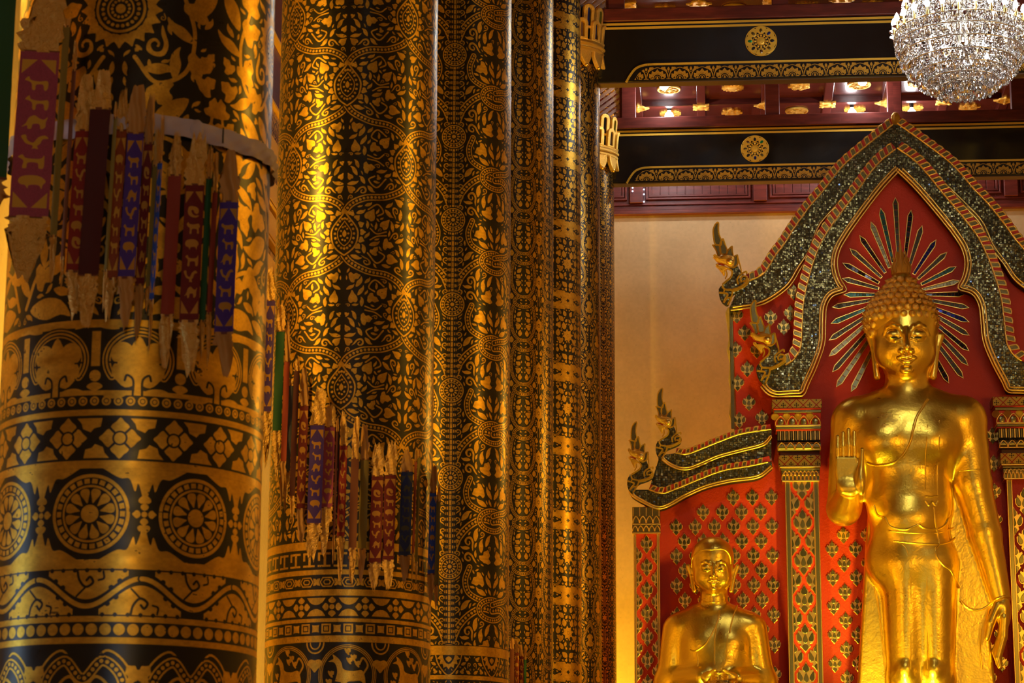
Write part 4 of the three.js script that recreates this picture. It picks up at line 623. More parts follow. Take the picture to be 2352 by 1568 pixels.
    const n = 9, gs = []; for (let j = 0; j < n; j++) { const f0 = j / n, f1 = (j + 1) / n - 0.01, a0 = lerp(0.02, l - tri, f0), a1 = lerp(0.02, l - tri, f1), h0 = lerp(w0, w1, f0) - 0.014, h1 = lerp(w0, w1, f1) - 0.014; const g = extrude([V2(a0, -h0), V2(a1, -h1), V2(a1, h1), V2(a0, h0)], 0, 0.012, 0.002); g.rotateX((hash2(i, j, 3) - 0.5) * 0.12); gs.push(g); }
    gs.push(extrude([V2(l - tri, -w1 + 0.016), V2(l - 0.024, 0), V2(l - tri, w1 - 0.016)], 0, 0.012, 0.002));
    const q = new THREE.Mesh(clean(gs), fill[i]); q.name = 'ray_glass'; q.castShadow = q.receiveShadow = true; ray.add(q); });
}
// ---- dark mosaic bands of the arches and the wing, with serpent heads at their ends
function bandPart(top, low, z, depth, parent, seed, pipes = [0.0, 0.045]) {
  const poly = [...top, ...[...low].reverse()];
  part('band_core', extrude(poly, z - depth, depth, 0.01), M.dark, parent);
  chips(poly, z, 0.029, seed, parent);
  for (const d of pipes) part('gold_piping', pipe(offsetLine(low, d), z + 0.012, d ? 0.014 : 0.019), M.wireGold, parent);
}
// serpent head in units of the survey zoom: x right, y down, origin at the neck foot
const zn = (X, Y) => V2((X - 330) / 6.53 / 158.5, -(Y - 1180) / 6.53 / 158.5);
const NP = (l) => l.map(([a, b]) => zn(a, b));
const nagaBits = (() => {
  const flame = (l) => { const o = smooth(NP(l), 3, true); return o; }, rim = (l, z, r = 0.013) => tube(line3([...NP(l), zn(...l[0])], z), r, l.length * 5, 5), open = (l, z, r = 0.016) => tube(line3(NP(l), z), r, l.length * 5, 6);
  const crest = [[160, 130], [205, 98], [206, 200], [214, 290], [248, 390], [236, 470], [196, 460], [156, 445], [131, 330], [129, 210]];
  const l1 = [[112, 455], [160, 462], [215, 465], [232, 600], [205, 640], [160, 530]], l2 = [[275, 358], [300, 440], [335, 550], [325, 600], [262, 610], [228, 560], [232, 430]], l3 = [[412, 480], [412, 560], [420, 640], [370, 650], [325, 620], [350, 540]], l4 = [[490, 620], [500, 720], [475, 790], [430, 800], [425, 720], [450, 640]];
  const head = [[128, 612], [160, 640], [210, 655], [270, 630], [340, 625], [430, 655], [445, 730], [415, 805], [350, 800], [310, 770], [235, 755], [170, 715], [150, 690]];
  const jaw = [[165, 755], [195, 795], [260, 790], [330, 815], [330, 850], [295, 870], [300, 920], [275, 945], [250, 900], [225, 870]];
  const neck = [[335, 830], [410, 815], [480, 790], [520, 850], [560, 910], [640, 1000], [640, 1100], [560, 1170], [430, 1240], [380, 1300], [330, 1420], [250, 1370], [205, 1260], [205, 1140], [260, 1080], [370, 990], [405, 900], [380, 850]];
  return { gold: [extrude(flame(head), 0, 0.10, 0.03), extrude(flame(jaw), 0.01, 0.08, 0.02)], crestPlate: [crest, l1, l2, l3, l4].map((l) => extrude(NP(l), 0.015, 0.03, 0.006)), crestRim: [crest, l1, l2, l3, l4].map((l) => rim(l, 0.045, 0.0125)), neckCore: extrude(smooth(NP(neck), 3, true), 0, 0.05, 0.012), neckPoly: smooth(NP(neck), 3, true), eye: ball(V3(zn(372, 735).x, zn(372, 735).y, 0.10), 0.055, 0.05, 0.03), brow: open([[140, 625], [230, 690], [330, 690], [400, 690]], 0.1, 0.014),
    beard: clean([open([[330, 830], [400, 880], [390, 960], [330, 1020], [255, 1085]], 0.06), open([[310, 870], [325, 930], [300, 1000]], 0.06, 0.012), open([[490, 640], [540, 860], [545, 930]], 0.06, 0.013), open([[360, 815], [430, 820], [485, 775], [490, 630]], 0.06, 0.013)]),
    fin: clean([open([[400, 1185], [470, 1165], [560, 1120], [630, 1060], [632, 1000]], 0.07, 0.028), open([[495, 1090], [480, 1010], [520, 950], [620, 890], [625, 930]], 0.07, 0.015), open([[545, 1060], [530, 1010], [570, 965], [628, 985], [600, 1040], [560, 1040]], 0.075, 0.015)]),
    bars: clean([open([[205, 1212], [330, 1240], [295, 1310], [268, 1372]], 0.06, 0.016), open([[250, 1100], [285, 1160], [400, 1180], [385, 1290], [330, 1410]], 0.06, 0.016), open([[268, 1372], [330, 1300], [380, 1290]], 0.06, 0.013), open([[285, 1160], [265, 1225]], 0.06, 0.013)]), tongue: open([[175, 765], [230, 765], [290, 785]], 0.05, 0.012) };
})();
const bakeNaga = (g, s, rot) => { const q = g.clone(); q.scale(s, s, s); q.rotateZ(rot); return q; };
function naga(u, v, z, s, rot, parent, seed) {
  const p = at(u, v, z), G = sub('serpent_head', parent, [p.x, p.y, z]), add = (n, gs, m) => { for (const g of [].concat(gs)) part(n, bakeNaga(g, s, rot), m, G, p); };
  add('neck', nagaBits.neckCore, M.dark); { const poly = nagaBits.neckPoly.map((q) => V2(s * (q.x * Math.cos(rot) - q.y * Math.sin(rot)) + p.x, s * (q.x * Math.sin(rot) + q.y * Math.cos(rot)) + p.y)); const c = part('scales', mosaic(poly, z + 0.05 * s, 0.03, seed), M.mosaic, G); c.userData = { kind: 'stuff' }; }
  add('head', nagaBits.gold[0], M.carvedGold); add('jaw', nagaBits.gold[1], M.carvedGold); add('crest', nagaBits.crestPlate, M.glassDark); add('crest_rim', nagaBits.crestRim, M.carvedGold); add('eye', nagaBits.eye, M.wireGold); add('brow', nagaBits.brow, M.carvedGold); add('beard', nagaBits.beard, M.carvedGold); add('fin', nagaBits.fin, M.carvedGold); add('chest_bars', nagaBits.bars, M.carvedGold); add('tongue', nagaBits.tongue, M.redLacquer);
}
const arch = thing('pointed_arch', 'double pointed arch of dark glass mosaic with serpent heads over the tall statue', 'arch', [XC, innerLow[17].y, ZARCH]);
{
  const t = arch;
  const top = SM(outerTop), low = SM(outerLow); top.push(T(1695, 662, ZARCH));
  bandPart(top, low, ZARCH, 0.22, t, 11); bandPart(mirrorX(SM(outerTop)).reverse(), mirrorX(low).reverse(), ZARCH, 0.22, t, 12, [0, -0.045].map((d) => d * 1));
  ropeEdge([...SM(outerTop)].reverse(), 0.11, 0.135, ZARCH, 0.2, t); ropeEdge(mirrorX(SM(outerTop)), 0.11, 0.135, ZARCH, 0.2, t);
  part('tip_finial', ball(V3(XC, outerTop[0].y + 0.06, ZARCH), 0.07, 0.1, 0.06), M.carvedGold, t);
  naga(1671, 669, ZARCH + 0.02, 1.0, 0, t, 21);
}
{
  const t = arch;
  const top = SM(innerTop), low = innerLow.slice(0, 4).concat([]), lowS = [...smooth(innerLow.slice(0, 4), 5), ...smooth(innerLow.slice(3, 8), 5), ...smooth(innerLow.slice(7, 15), 5), ...smooth(innerLow.slice(14), 4)].filter((p, i, a) => !i || p.distanceTo(a[i - 1]) > 0.004);
  const z = ZARCH + 0.1; top.push(T(1772, 850, z));
  bandPart(top, lowS, z, 0.3, t, 13, [0, -0.04, 0.045]); bandPart(mirrorX(SM(innerTop)).reverse(), mirrorX(lowS).reverse(), z, 0.3, t, 14, [0, 0.04, -0.045]);
  ropeEdge([...SM(innerTop)].reverse(), 0.125, 0.14, z, 0.26, t); ropeEdge(mirrorX(SM(innerTop)), 0.125, 0.14, z, 0.26, t);
  naga(1757, 848, z + 0.02, 0.98, 0, t, 22);
}
{
  const z = ZARCH + 0.02, t = thing('wing_roof', 'low curved wing of dark mosaic with two serpent heads over the shaven-headed statue', 'altar wing', [T(1445, 1100, z).x, T(1510, 1169, z).y, z]);
  const aTop = SM(Q((a, b) => [a, b], [[1772, 985], [1699, 997], [1657, 1012], [1607, 1032], [1575, 1043], [1552, 1040]], z)), aLow = SM(Q((a, b) => [a, b], [[1772, 1004], [1758, 1020], [1699, 1037], [1648, 1051], [1607, 1069], [1579, 1078], [1552, 1075], [1524, 1058], [1515, 1046]], z));
  const bTop = SM(Q((a, b) => [a, b], [[1772, 1059], [1722, 1070], [1662, 1080], [1607, 1100], [1556, 1121], [1519, 1133], [1490, 1124]], z + 0.05)), bLow = SM(Q((a, b) => [a, b], [[1774, 1073], [1745, 1095], [1676, 1106], [1620, 1120], [1575, 1140], [1533, 1163], [1510, 1168], [1478, 1154], [1450, 1136], [1445, 1124]], z + 0.05));
  const mid = [...aLow, ...[...bTop].reverse()];
  part('panel', extrude(mid, z - 0.24, 0.2, 0.005), M.dark, t); chips(mid, z - 0.04, 0.034, 15, t);
  bandPart(aTop, aLow, z, 0.2, t, 16, [0, -0.03]); bandPart(bTop, bLow, z + 0.05, 0.26, t, 17, [0, -0.03]);
  ropeEdge([...aTop].reverse(), 0.075, 0.115, z, 0.15, t); ropeEdge([...bTop].reverse(), 0.085, 0.115, z + 0.05, 0.15, t);
  naga(1523, 1026, z + 0.03, 0.82, -0.12, t, 23); naga(1458, 1104, z + 0.08, 0.82, -0.16, t, 24);
}
// ---- pilasters
const diamondTex = (() => { const cv = document.createElement('canvas'); cv.width = 256; cv.height = 256; const c = cv.getContext('2d'); c.fillStyle = '#a8842c'; c.fillRect(0, 0, 256, 256); c.strokeStyle = '#8e1c0e'; c.lineWidth = 16; c.beginPath(); for (const d of [-256, 0, 256]) { c.moveTo(d, 0); c.lineTo(d + 256, 256); c.moveTo(d + 256, 0); c.lineTo(d, 256); } c.stroke(); c.fillStyle = '#2c2408'; for (const [x, y] of [[128, 0], [0, 128], [256, 128], [128, 256]]) { for (const [a, b] of [[0, 0], [34, 0], [-34, 0], [0, 34], [0, -34]]) { c.beginPath(); c.arc(x + a, y + b, a || b ? 13 : 16, 0, 7); c.fill(); } } const t = new THREE.CanvasTexture(cv); t.colorSpace = THREE.SRGBColorSpace; t.wrapS = t.wrapT = THREE.RepeatWrapping; return t; })();
const diamondMat = (s) => { const t = diamondTex.clone(); t.repeat.set(1 / s, 1 / s); t.needsUpdate = true; return new THREE.MeshStandardMaterial({ map: t, roughness: 0.35, metalness: 0.65 }); };
function pilaster(label, x0, x1, top, G, Gr, Gl, step, start, z, edge) {
  const t = thing('altar_pilaster', label, 'pilaster', [(x0 + x1) / 2, 3.2, z], 'red pilasters of the altar'), xc = (x0 + x1) / 2, zb = ZB + 0.035;
  part('pilaster_body', rbox(x0, x1, 3.2, top, zb, z, 0.012), M.vermilion, t);
  for (const s of [0, 1]) { const a = s ? x1 - edge : x0; part('glass_strip', rbox(a + 0.012, a + edge - 0.012, 3.2, top - 0.02, z, z + 0.012, 0.004), M.glassDark, t); for (const x of [a + 0.006, a + edge - 0.006]) part('gold_strip', rbox(x - 0.008, x + 0.008, 3.2, top - 0.02, z, z + 0.018, 0.004), M.wireGold, t); }
  let k = 0; for (let y = start; y > 3.6; y -= step) { motif(G, [xc, y, z], t, k++, true); if (y - step / 2 > 3.6) { motif(Gr, [x0 + edge, y - step / 2, z], t, k++, true); motif(Gl, [x1 - edge, y - step / 2, z], t, k++, true); } }
  return t;
}
const archRow = (xa, xb, ya, yb, z, n, t, name) => { const w = (xb - xa) / n, g = tube([V3(-w * 0.46, 0, 0), V3(-w * 0.42, (yb - ya) * 0.4, 0.008), V3(-w * 0.16, (yb - ya) * 0.85, 0.008), V3(0, yb - ya, 0.008), V3(w * 0.16, (yb - ya) * 0.85, 0.008), V3(w * 0.42, (yb - ya) * 0.4, 0.008), V3(w * 0.46, 0, 0)], 0.009, 20, 5); for (let i = 0; i < n; i++) part(name, g, M.wireGold, t, [xa + (i + 0.5) * w, ya, z]); };
const ZP = -34.62;
function bigCapital(t, x0, x1, dx) {
  const Y = (v) => T(1825, v, ZP + 0.12).y, dm = diamondMat(0.19), tier = (name, v0, v1, e, d, m, r = 0.008) => part(name, rbox(x0 - e, x1 + e * 0.4, Y(v1), Y(v0), ZB + 0.036, ZP + d, r), m, t);
  tier('diamond_frieze', 918, 939, 0.17, 0.18, dm); tier('red_fillet', 939, 942, 0.15, 0.19, M.vermilion); tier('glass_fillet', 942, 949, 0.14, 0.17, M.glassDark);
  tier('arcade_ground', 949, 979, 0.13, 0.15, M.vermilion); archRow(x0 - 0.13, x1 + 0.05, Y(978), Y(956), ZP + 0.155, 4, t, 'arch_leaf'); for (let i = 0; i < 4; i++) { const w = (x1 - x0 + 0.18) / 4; part('flower', ball(V3(0, 0, 0), 0.06, 0.055, 0.025, 10, 8), M.carvedGold, t, [x0 - 0.13 + i * w + w * 0.02, Y(957), ZP + 0.15]); part('glass_leaf', ball(V3(0, 0, 0), w * 0.3, 0.06, 0.012, 10, 8), M.glassDark, t, [x0 - 0.13 + (i + 0.5) * w, Y(970), ZP + 0.15]); }
  tier('gold_fillet', 976, 980, 0.125, 0.17, M.wireGold); tier('glass_fillet', 980, 986, 0.12, 0.16, M.glassDark); tier('red_fillet', 986, 989, 0.12, 0.155, M.vermilion);
  tier('flute_ground', 989, 1012, 0.10, 0.10, M.glassBlack); const n = 20; for (let i = 0; i < n; i++) { const x = lerp(x0 - 0.1, x1 + 0.04, (i + 0.5) / n); part(i % 2 ? 'gold_rib' : 'glass_rib', rbox(x - 0.011, x + 0.011, Y(1010), Y(989), ZP + 0.09, ZP + 0.125, 0.004), i % 2 ? M.wireGold : M.glassDark, t); }
  { const g = new THREE.CylinderGeometry(0.075, 0.075, x1 - x0 + 0.14, 20); g.rotateZ(PI / 2); g.translate((x0 - 0.1 + x1 + 0.04) / 2, Y(1024), ZP + 0.07); part('torus_moulding', g, M.glassDark, t); archRow(x0 - 0.1, x1 + 0.04, Y(1032), Y(1017), ZP + 0.145, 5, t, 'scallop'); tier('gold_fillet', 1031, 1034, 0.1, 0.13, M.wireGold); }
  tier('recess', 1034, 1045, 0.06, 0.04, M.redWood); tier('diamond_frieze', 1045, 1070, 0.09, 0.13, dm); tier('gold_fillet', 1070, 1074, 0.08, 0.14, M.wireGold); tier('glass_fillet', 1074, 1079, 0.06, 0.1, M.glassDark); tier('net_ground', 1079, 1104, 0.05, 0.08, M.glassDark); archRow(x0 - 0.05, x1 + 0.02, Y(1101), Y(1081), ZP + 0.085, 5, t, 'arch_leaf'); archRow(x0 - 0.05 + 0.05, x1 + 0.02 - 0.05, Y(1101), Y(1081), ZP + 0.088, 4, t, 'arch_leaf');
  for (let i = 0; i < 10; i++) part('gold_bead', ball(V3(0, 0, 0), 0.02, 0.02, 0.015, 8, 6), M.wireGold, t, [lerp(x0 - 0.04, x1 + 0.02, (i + 0.5) / 10), Y(1089), ZP + 0.09]);
  tier('gold_fillet', 1101, 1105, 0.045, 0.1, M.wireGold);
}
{
  const x0 = T(1803, 1110, ZP).x, x1 = T(1880, 1110, ZP).x, xa = T(2312, 1110, ZP).x, top = T(1840, 920, ZP).y, big = motifGeo(0.275, 0.43), h1 = motifGeo(0.275, 0.43, 1), h2 = motifGeo(0.275, 0.43, -1), st = T(1840, 1202, ZP).y;
  const a = pilaster('red pilaster with large lotus motifs between the two gold statues', x0, x1, top, big, h1, h2, 0.548, st + 0.548, ZP, 0.075); bigCapital(a, x0, x1);
  const b = pilaster('red pilaster with large lotus motifs at the right edge of the picture', xa, xa + x1 - x0, top, big, h1, h2, 0.548, st + 0.548 - 0.27, ZP, 0.075); bigCapital(b, xa, xa + x1 - x0);
  const l0 = T(1456, 1300, ZP).x, l1 = T(1515, 1300, ZP).x, lt = T(1485, 1165, ZP).y, sm = motifGeo(0.18, 0.285), s1 = motifGeo(0.18, 0.285, 1), s2 = motifGeo(0.18, 0.285, -1), ls = T(1483, 1250, ZP).y;
  const c = pilaster('narrow red pilaster with small lotus motifs at the left end of the altar', l0, l1, lt, sm, s1, s2, 0.333, ls, ZP, 0.035);
  const Y = (v) => T(1485, v, ZP).y, tier = (name, v0, v1, e, d, m) => part(name, rbox(l0 - e, l1 + e, Y(v1), Y(v0), ZB + 0.036, ZP + d, 0.006), m, c);
  tier('leaf_frieze', 1166, 1203, 0.015, 0.08, M.glassDark); archRow(l0 - 0.01, l1 + 0.01, Y(1203), Y(1187), ZP + 0.085, 4, c, 'arch_leaf'); for (let i = 0; i < 5; i++) part('gold_rib', rbox(lerp(l0, l1, i / 4) - 0.006, lerp(l0, l1, i / 4) + 0.006, Y(1187), Y(1167), ZP + 0.07, ZP + 0.09, 0.003), M.wireGold, c);
  tier('gold_fillet', 1203, 1207, 0.02, 0.09, M.wireGold); tier('arcade_ground', 1207, 1224, 0.018, 0.08, M.glassDark); archRow(l0 - 0.015, l1 + 0.015, Y(1222), Y(1209), ZP + 0.085, 5, c, 'arch_leaf'); tier('gold_fillet', 1223, 1227, 0.02, 0.09, M.wireGold);
}
// stepped base below the view
{ const t = thing('stepped_altar', 'stepped red altar platform under the gold statues', 'altar platform', [XC - 1, 0, -33.6]); part('upper_step', rbox(-1.2, 6.8, 0, 3.2, ZB - SLAB, -33.0, 0.03), M.vermilion, t); part('lower_step', rbox(-1.4, 7.0, 0, 2.2, -33.0, -32.4, 0.03), M.redLacquer, t); part('gold_ledge', rbox(-1.25, 6.85, 3.1, 3.2, -33.05, -32.95, 0.02), M.carvedGold, t); }

// ---------------------------------------------------------------- gilded statues: smooth fields, meshed as one continuous skin
function surfaceNets(f, lo, hi, h) {
  const nx = Math.ceil((hi.x - lo.x) / h) + 1, ny = Math.ceil((hi.y - lo.y) / h) + 1, nz = Math.ceil((hi.z - lo.z) / h) + 1, D = new Float32Array(nx * ny * nz), id = (i, j, k) => (k * ny + j) * nx + i;
  for (let k = 0; k < nz; k++) for (let j = 0; j < ny; j++) { let i = 0; while (i < nx) { const d = f(lo.x + i * h, lo.y + j * h, lo.z + k * h); D[id(i, j, k)] = d; let skip = Math.floor((Math.abs(d) - 0.25) / h / 2); i++; while (skip-- > 0 && i < nx) { D[id(i, j, k)] = d; i++; } } }
  const vi = new Int32Array(nx * ny * nz).fill(-1), pos = [], idx = [];
  const E = [[0, 1], [2, 3], [4, 5], [6, 7], [0, 2], [1, 3], [4, 6], [5, 7], [0, 4], [1, 5], [2, 6], [3, 7]];
  for (let k = 0; k < nz - 1; k++) for (let j = 0; j < ny - 1; j++) for (let i = 0; i < nx - 1; i++) {
    const c = []; let m = 0; for (let q = 0; q < 8; q++) { c[q] = D[id(i + (q & 1), j + ((q >> 1) & 1), k + (q >> 2))]; if (c[q] < 0) m |= 1 << q; }
    if (m === 0 || m === 255) continue; let x = 0, y = 0, z = 0, n = 0;
    for (const [a, b] of E) if ((c[a] < 0) !== (c[b] < 0)) { const t = c[a] / (c[a] - c[b]); x += lerp(a & 1, b & 1, t); y += lerp((a >> 1) & 1, (b >> 1) & 1, t); z += lerp(a >> 2, b >> 2, t); n++; }
    vi[id(i, j, k)] = pos.length / 3; pos.push(lo.x + (i + x / n) * h, lo.y + (j + y / n) * h, lo.z + (k + z / n) * h);
  }
  const quad = (a, b, c, d, flip) => { if (a < 0 || b < 0 || c < 0 || d < 0) return; if (flip) idx.push(a, c, b, a, d, c); else idx.push(a, b, c, a, c, d); };
  for (let k = 1; k < nz - 1; k++) for (let j = 1; j < ny - 1; j++) for (let i = 1; i < nx - 1; i++) {
    const s = D[id(i, j, k)] < 0;
    if (s !== D[id(i + 1, j, k)] < 0) quad(vi[id(i, j - 1, k - 1)], vi[id(i, j, k - 1)], vi[id(i, j, k)], vi[id(i, j - 1, k)], !s);
    if (s !== D[id(i, j + 1, k)] < 0) quad(vi[id(i - 1, j, k - 1)], vi[id(i - 1, j, k)], vi[id(i, j, k)], vi[id(i, j, k - 1)], !s);
    if (s !== D[id(i, j, k + 1)] < 0) quad(vi[id(i - 1, j - 1, k)], vi[id(i, j - 1, k)], vi[id(i, j, k)], vi[id(i - 1, j, k)], !s);
  }
  const nor = [], uv = [], e = h * 0.6; for (let q = 0; q < pos.length; q += 3) { const [x, y, z] = [pos[q], pos[q + 1], pos[q + 2]]; const n = V3(f(x + e, y, z) - f(x - e, y, z), f(x, y + e, z) - f(x, y - e, z), f(x, y, z + e) - f(x, y, z - e)).normalize(); nor.push(n.x, n.y, n.z); uv.push(x, y); }
  const g = new THREE.BufferGeometry(); g.setAttribute('position', new THREE.Float32BufferAttribute(pos, 3)); g.setAttribute('normal', new THREE.Float32BufferAttribute(nor, 3)); g.setAttribute('uv', new THREE.Float32BufferAttribute(uv, 2)); g.setIndex(idx); return g;
}
const smin = (a, b, k) => { const h = Math.max(k - Math.abs(a - b), 0) / k; return Math.min(a, b) - h * h * k * 0.25; };
const cone = (a, b, ra, rb, k = 0.08) => { const bx = b.x - a.x, by = b.y - a.y, bz = b.z - a.z, L = bx * bx + by * by + bz * bz; return { k, f: (x, y, z) => { const px = x - a.x, py = y - a.y, pz = z - a.z, t = clamp((px * bx + py * by + pz * bz) / L, 0, 1), dx = px - bx * t, dy = py - by * t, dz = pz - bz * t; return Math.sqrt(dx * dx + dy * dy + dz * dz) - lerp(ra, rb, t); } }; };
const egg = (c, rx, ry, rz, k = 0.1) => ({ k, f: (x, y, z) => { const px = x - c.x, py = y - c.y, pz = z - c.z, a = px / rx, b = py / ry, d = pz / rz, k0 = Math.sqrt(a * a + b * b + d * d), a1 = a / rx, b1 = b / ry, d1 = d / rz, k1 = Math.sqrt(a1 * a1 + b1 * b1 + d1 * d1); return k1 < 1e-6 ? -Math.min(rx, ry, rz) : k0 * (k0 - 1) / k1; } });
const slab = (poly, zc, half, r, k = 0.05) => ({ k, f: (x, y, z) => { let d = 1e9; for (let i = 0, j = poly.length - 1; i < poly.length; j = i++) { const a = poly[j], b = poly[i], ex = b.x - a.x, ey = b.y - a.y, wx = x - a.x, wy = y - a.y, t = clamp((wx * ex + wy * ey) / (ex * ex + ey * ey), 0, 1); d = Math.min(d, Math.hypot(wx - ex * t, wy - ey * t)); } if (inside(x, y, poly)) d = -d; const w = Math.abs(z - zc) - half; return Math.min(Math.max(d, w), 0) + Math.hypot(Math.max(d, 0), Math.max(w, 0)) - r; } });
const blend = (list) => (x, y, z) => { let d = 1e9; for (const p of list) { const q = p.f(x, y, z); d = d > 1e8 ? q : smin(d, q, p.k); } return d; };
// first point of a field along the line of sight through a survey point
function hit(f, u, v, z0, z1) { const a = at(u, v, z0), b = at(u, v, z1), n = 400, d = b.clone().sub(a); for (let i = 0; i <= n; i++) { const p = a.clone().addScaledVector(d, i / n); if (f(p.x, p.y, p.z) < 0) return p; } return at(u, v, (z0 + z1) / 2); }

function makeHead(u0, ve, vc, w, zs, S, opts) {           // w, S in pixels; zs the plane of the head's middle; S pixels a metre
  const h = vc - ve, m = w / S, P = (x, y, dz = 0) => at(u0 + x * w, ve + y * h, zs + dz * m), base = [
    egg(P(-0.03, -0.3, -0.1), 1.06 * m, 1.12 * m, 1.08 * m, 0.1), egg(P(0, 0.32, 0.08), 0.9 * m, 0.93 * m, 0.92 * m, 0.35 * m), egg(P(0.02, 0.8, 0.55), 0.33 * m, 0.24 * m, 0.3 * m, 0.3 * m),
    egg(P(-0.5, 0.42, 0.35), 0.36 * m, 0.42 * m, 0.4 * m, 0.3 * m), egg(P(0.5, 0.42, 0.35), 0.36 * m, 0.42 * m, 0.4 * m, 0.3 * m), cone(P(0.06, 0.85, -0.1), P(0.07, 1.75, -0.2), 0.66 * m, 0.72 * m, 0.18 * m)];
  const fb = blend(base), on = (x, y, d = 0) => { const p = hit(fb, u0 + x * w, ve + y * h, zs + 2 * m, zs - m); p.z += d * m; return p; }, list = [...base], chain = (pts, r, k, d = 0) => { for (let i = 1; i < pts.length; i++) list.push(cone(on(...pts[i - 1], d), on(...pts[i], d), r[Math.min(i - 1, r.length - 1)] * m, r[Math.min(i, r.length - 1)] * m, k * m)); };
  for (const s of [-1, 1]) { const ox = 0.03;
    chain([[ox + s * 0.68, -0.04], [ox + s * 0.58, -0.2], [ox + s * 0.4, -0.27], [ox + s * 0.22, -0.22], [ox + s * 0.1, -0.05]], [0.03, 0.05, 0.055, 0.05, 0.05], 0.08);
    list.push(egg(on(ox + s * 0.37, -0.04, -0.04), 0.25 * m, 0.17 * m, 0.15 * m, 0.05 * m)); chain([[ox + s * 0.6, 0.03], [ox + s * 0.48, 0.09], [ox + s * 0.33, 0.11], [ox + s * 0.15, 0.05]], [0.02, 0.03, 0.03, 0.02], 0.04);
    list.push(egg(on(ox + s * 0.15, 0.37, 0.07), 0.1 * m, 0.075 * m, 0.1 * m, 0.06 * m));
    const e = opts.ear; list.push(cone(P(s * e.x0 , e.y0, -0.15), P(s * (e.x1 + e.x0) / 2, 0.32, -0.1), 0.13 * m, 0.09 * m, 0.06 * m), cone(P(s * (e.x1 + e.x0) / 2, 0.32, -0.1), P(s * e.x1, e.y1, 0.0), 0.09 * m, 0.115 * m, 0.05 * m), cone(P(s * (e.x0 - 0.1), e.y0 + 0.1, -0.15), P(s * 0.85, 0.25, -0.1), 0.08 * m, 0.08 * m, 0.06 * m)); }
  list.push(cone(on(0.03, -0.16, 0.0), on(0.05, 0.27, 0.2), 0.055 * m, 0.1 * m, 0.1 * m), egg(on(0.05, 0.32, 0.2), 0.11 * m, 0.09 * m, 0.1 * m, 0.08 * m));
  chain([[-0.24, 0.53], [-0.08, 0.49], [0.05, 0.51], [0.18, 0.49], [0.33, 0.53]], [0.03, 0.05, 0.045, 0.05, 0.03], 0.04, 0.04); chain([[-0.2, 0.56], [-0.04, 0.62], [0.13, 0.62], [0.28, 0.56]], [0.03, 0.06, 0.06, 0.03], 0.03, 0.04); list.push(egg(on(0.05, 0.82, 0.0), 0.2 * m, 0.13 * m, 0.12 * m, 0.06 * m));
  return { list, fb, on, P, m, f: blend(list) };
}
const eyeInlay = (H, x, w) => { const p = H.on(x, 0.055, 0.1); return ball(p, w * 0.1 * H.m, 0.028 * H.m, 0.03 * H.m, 10, 6); };

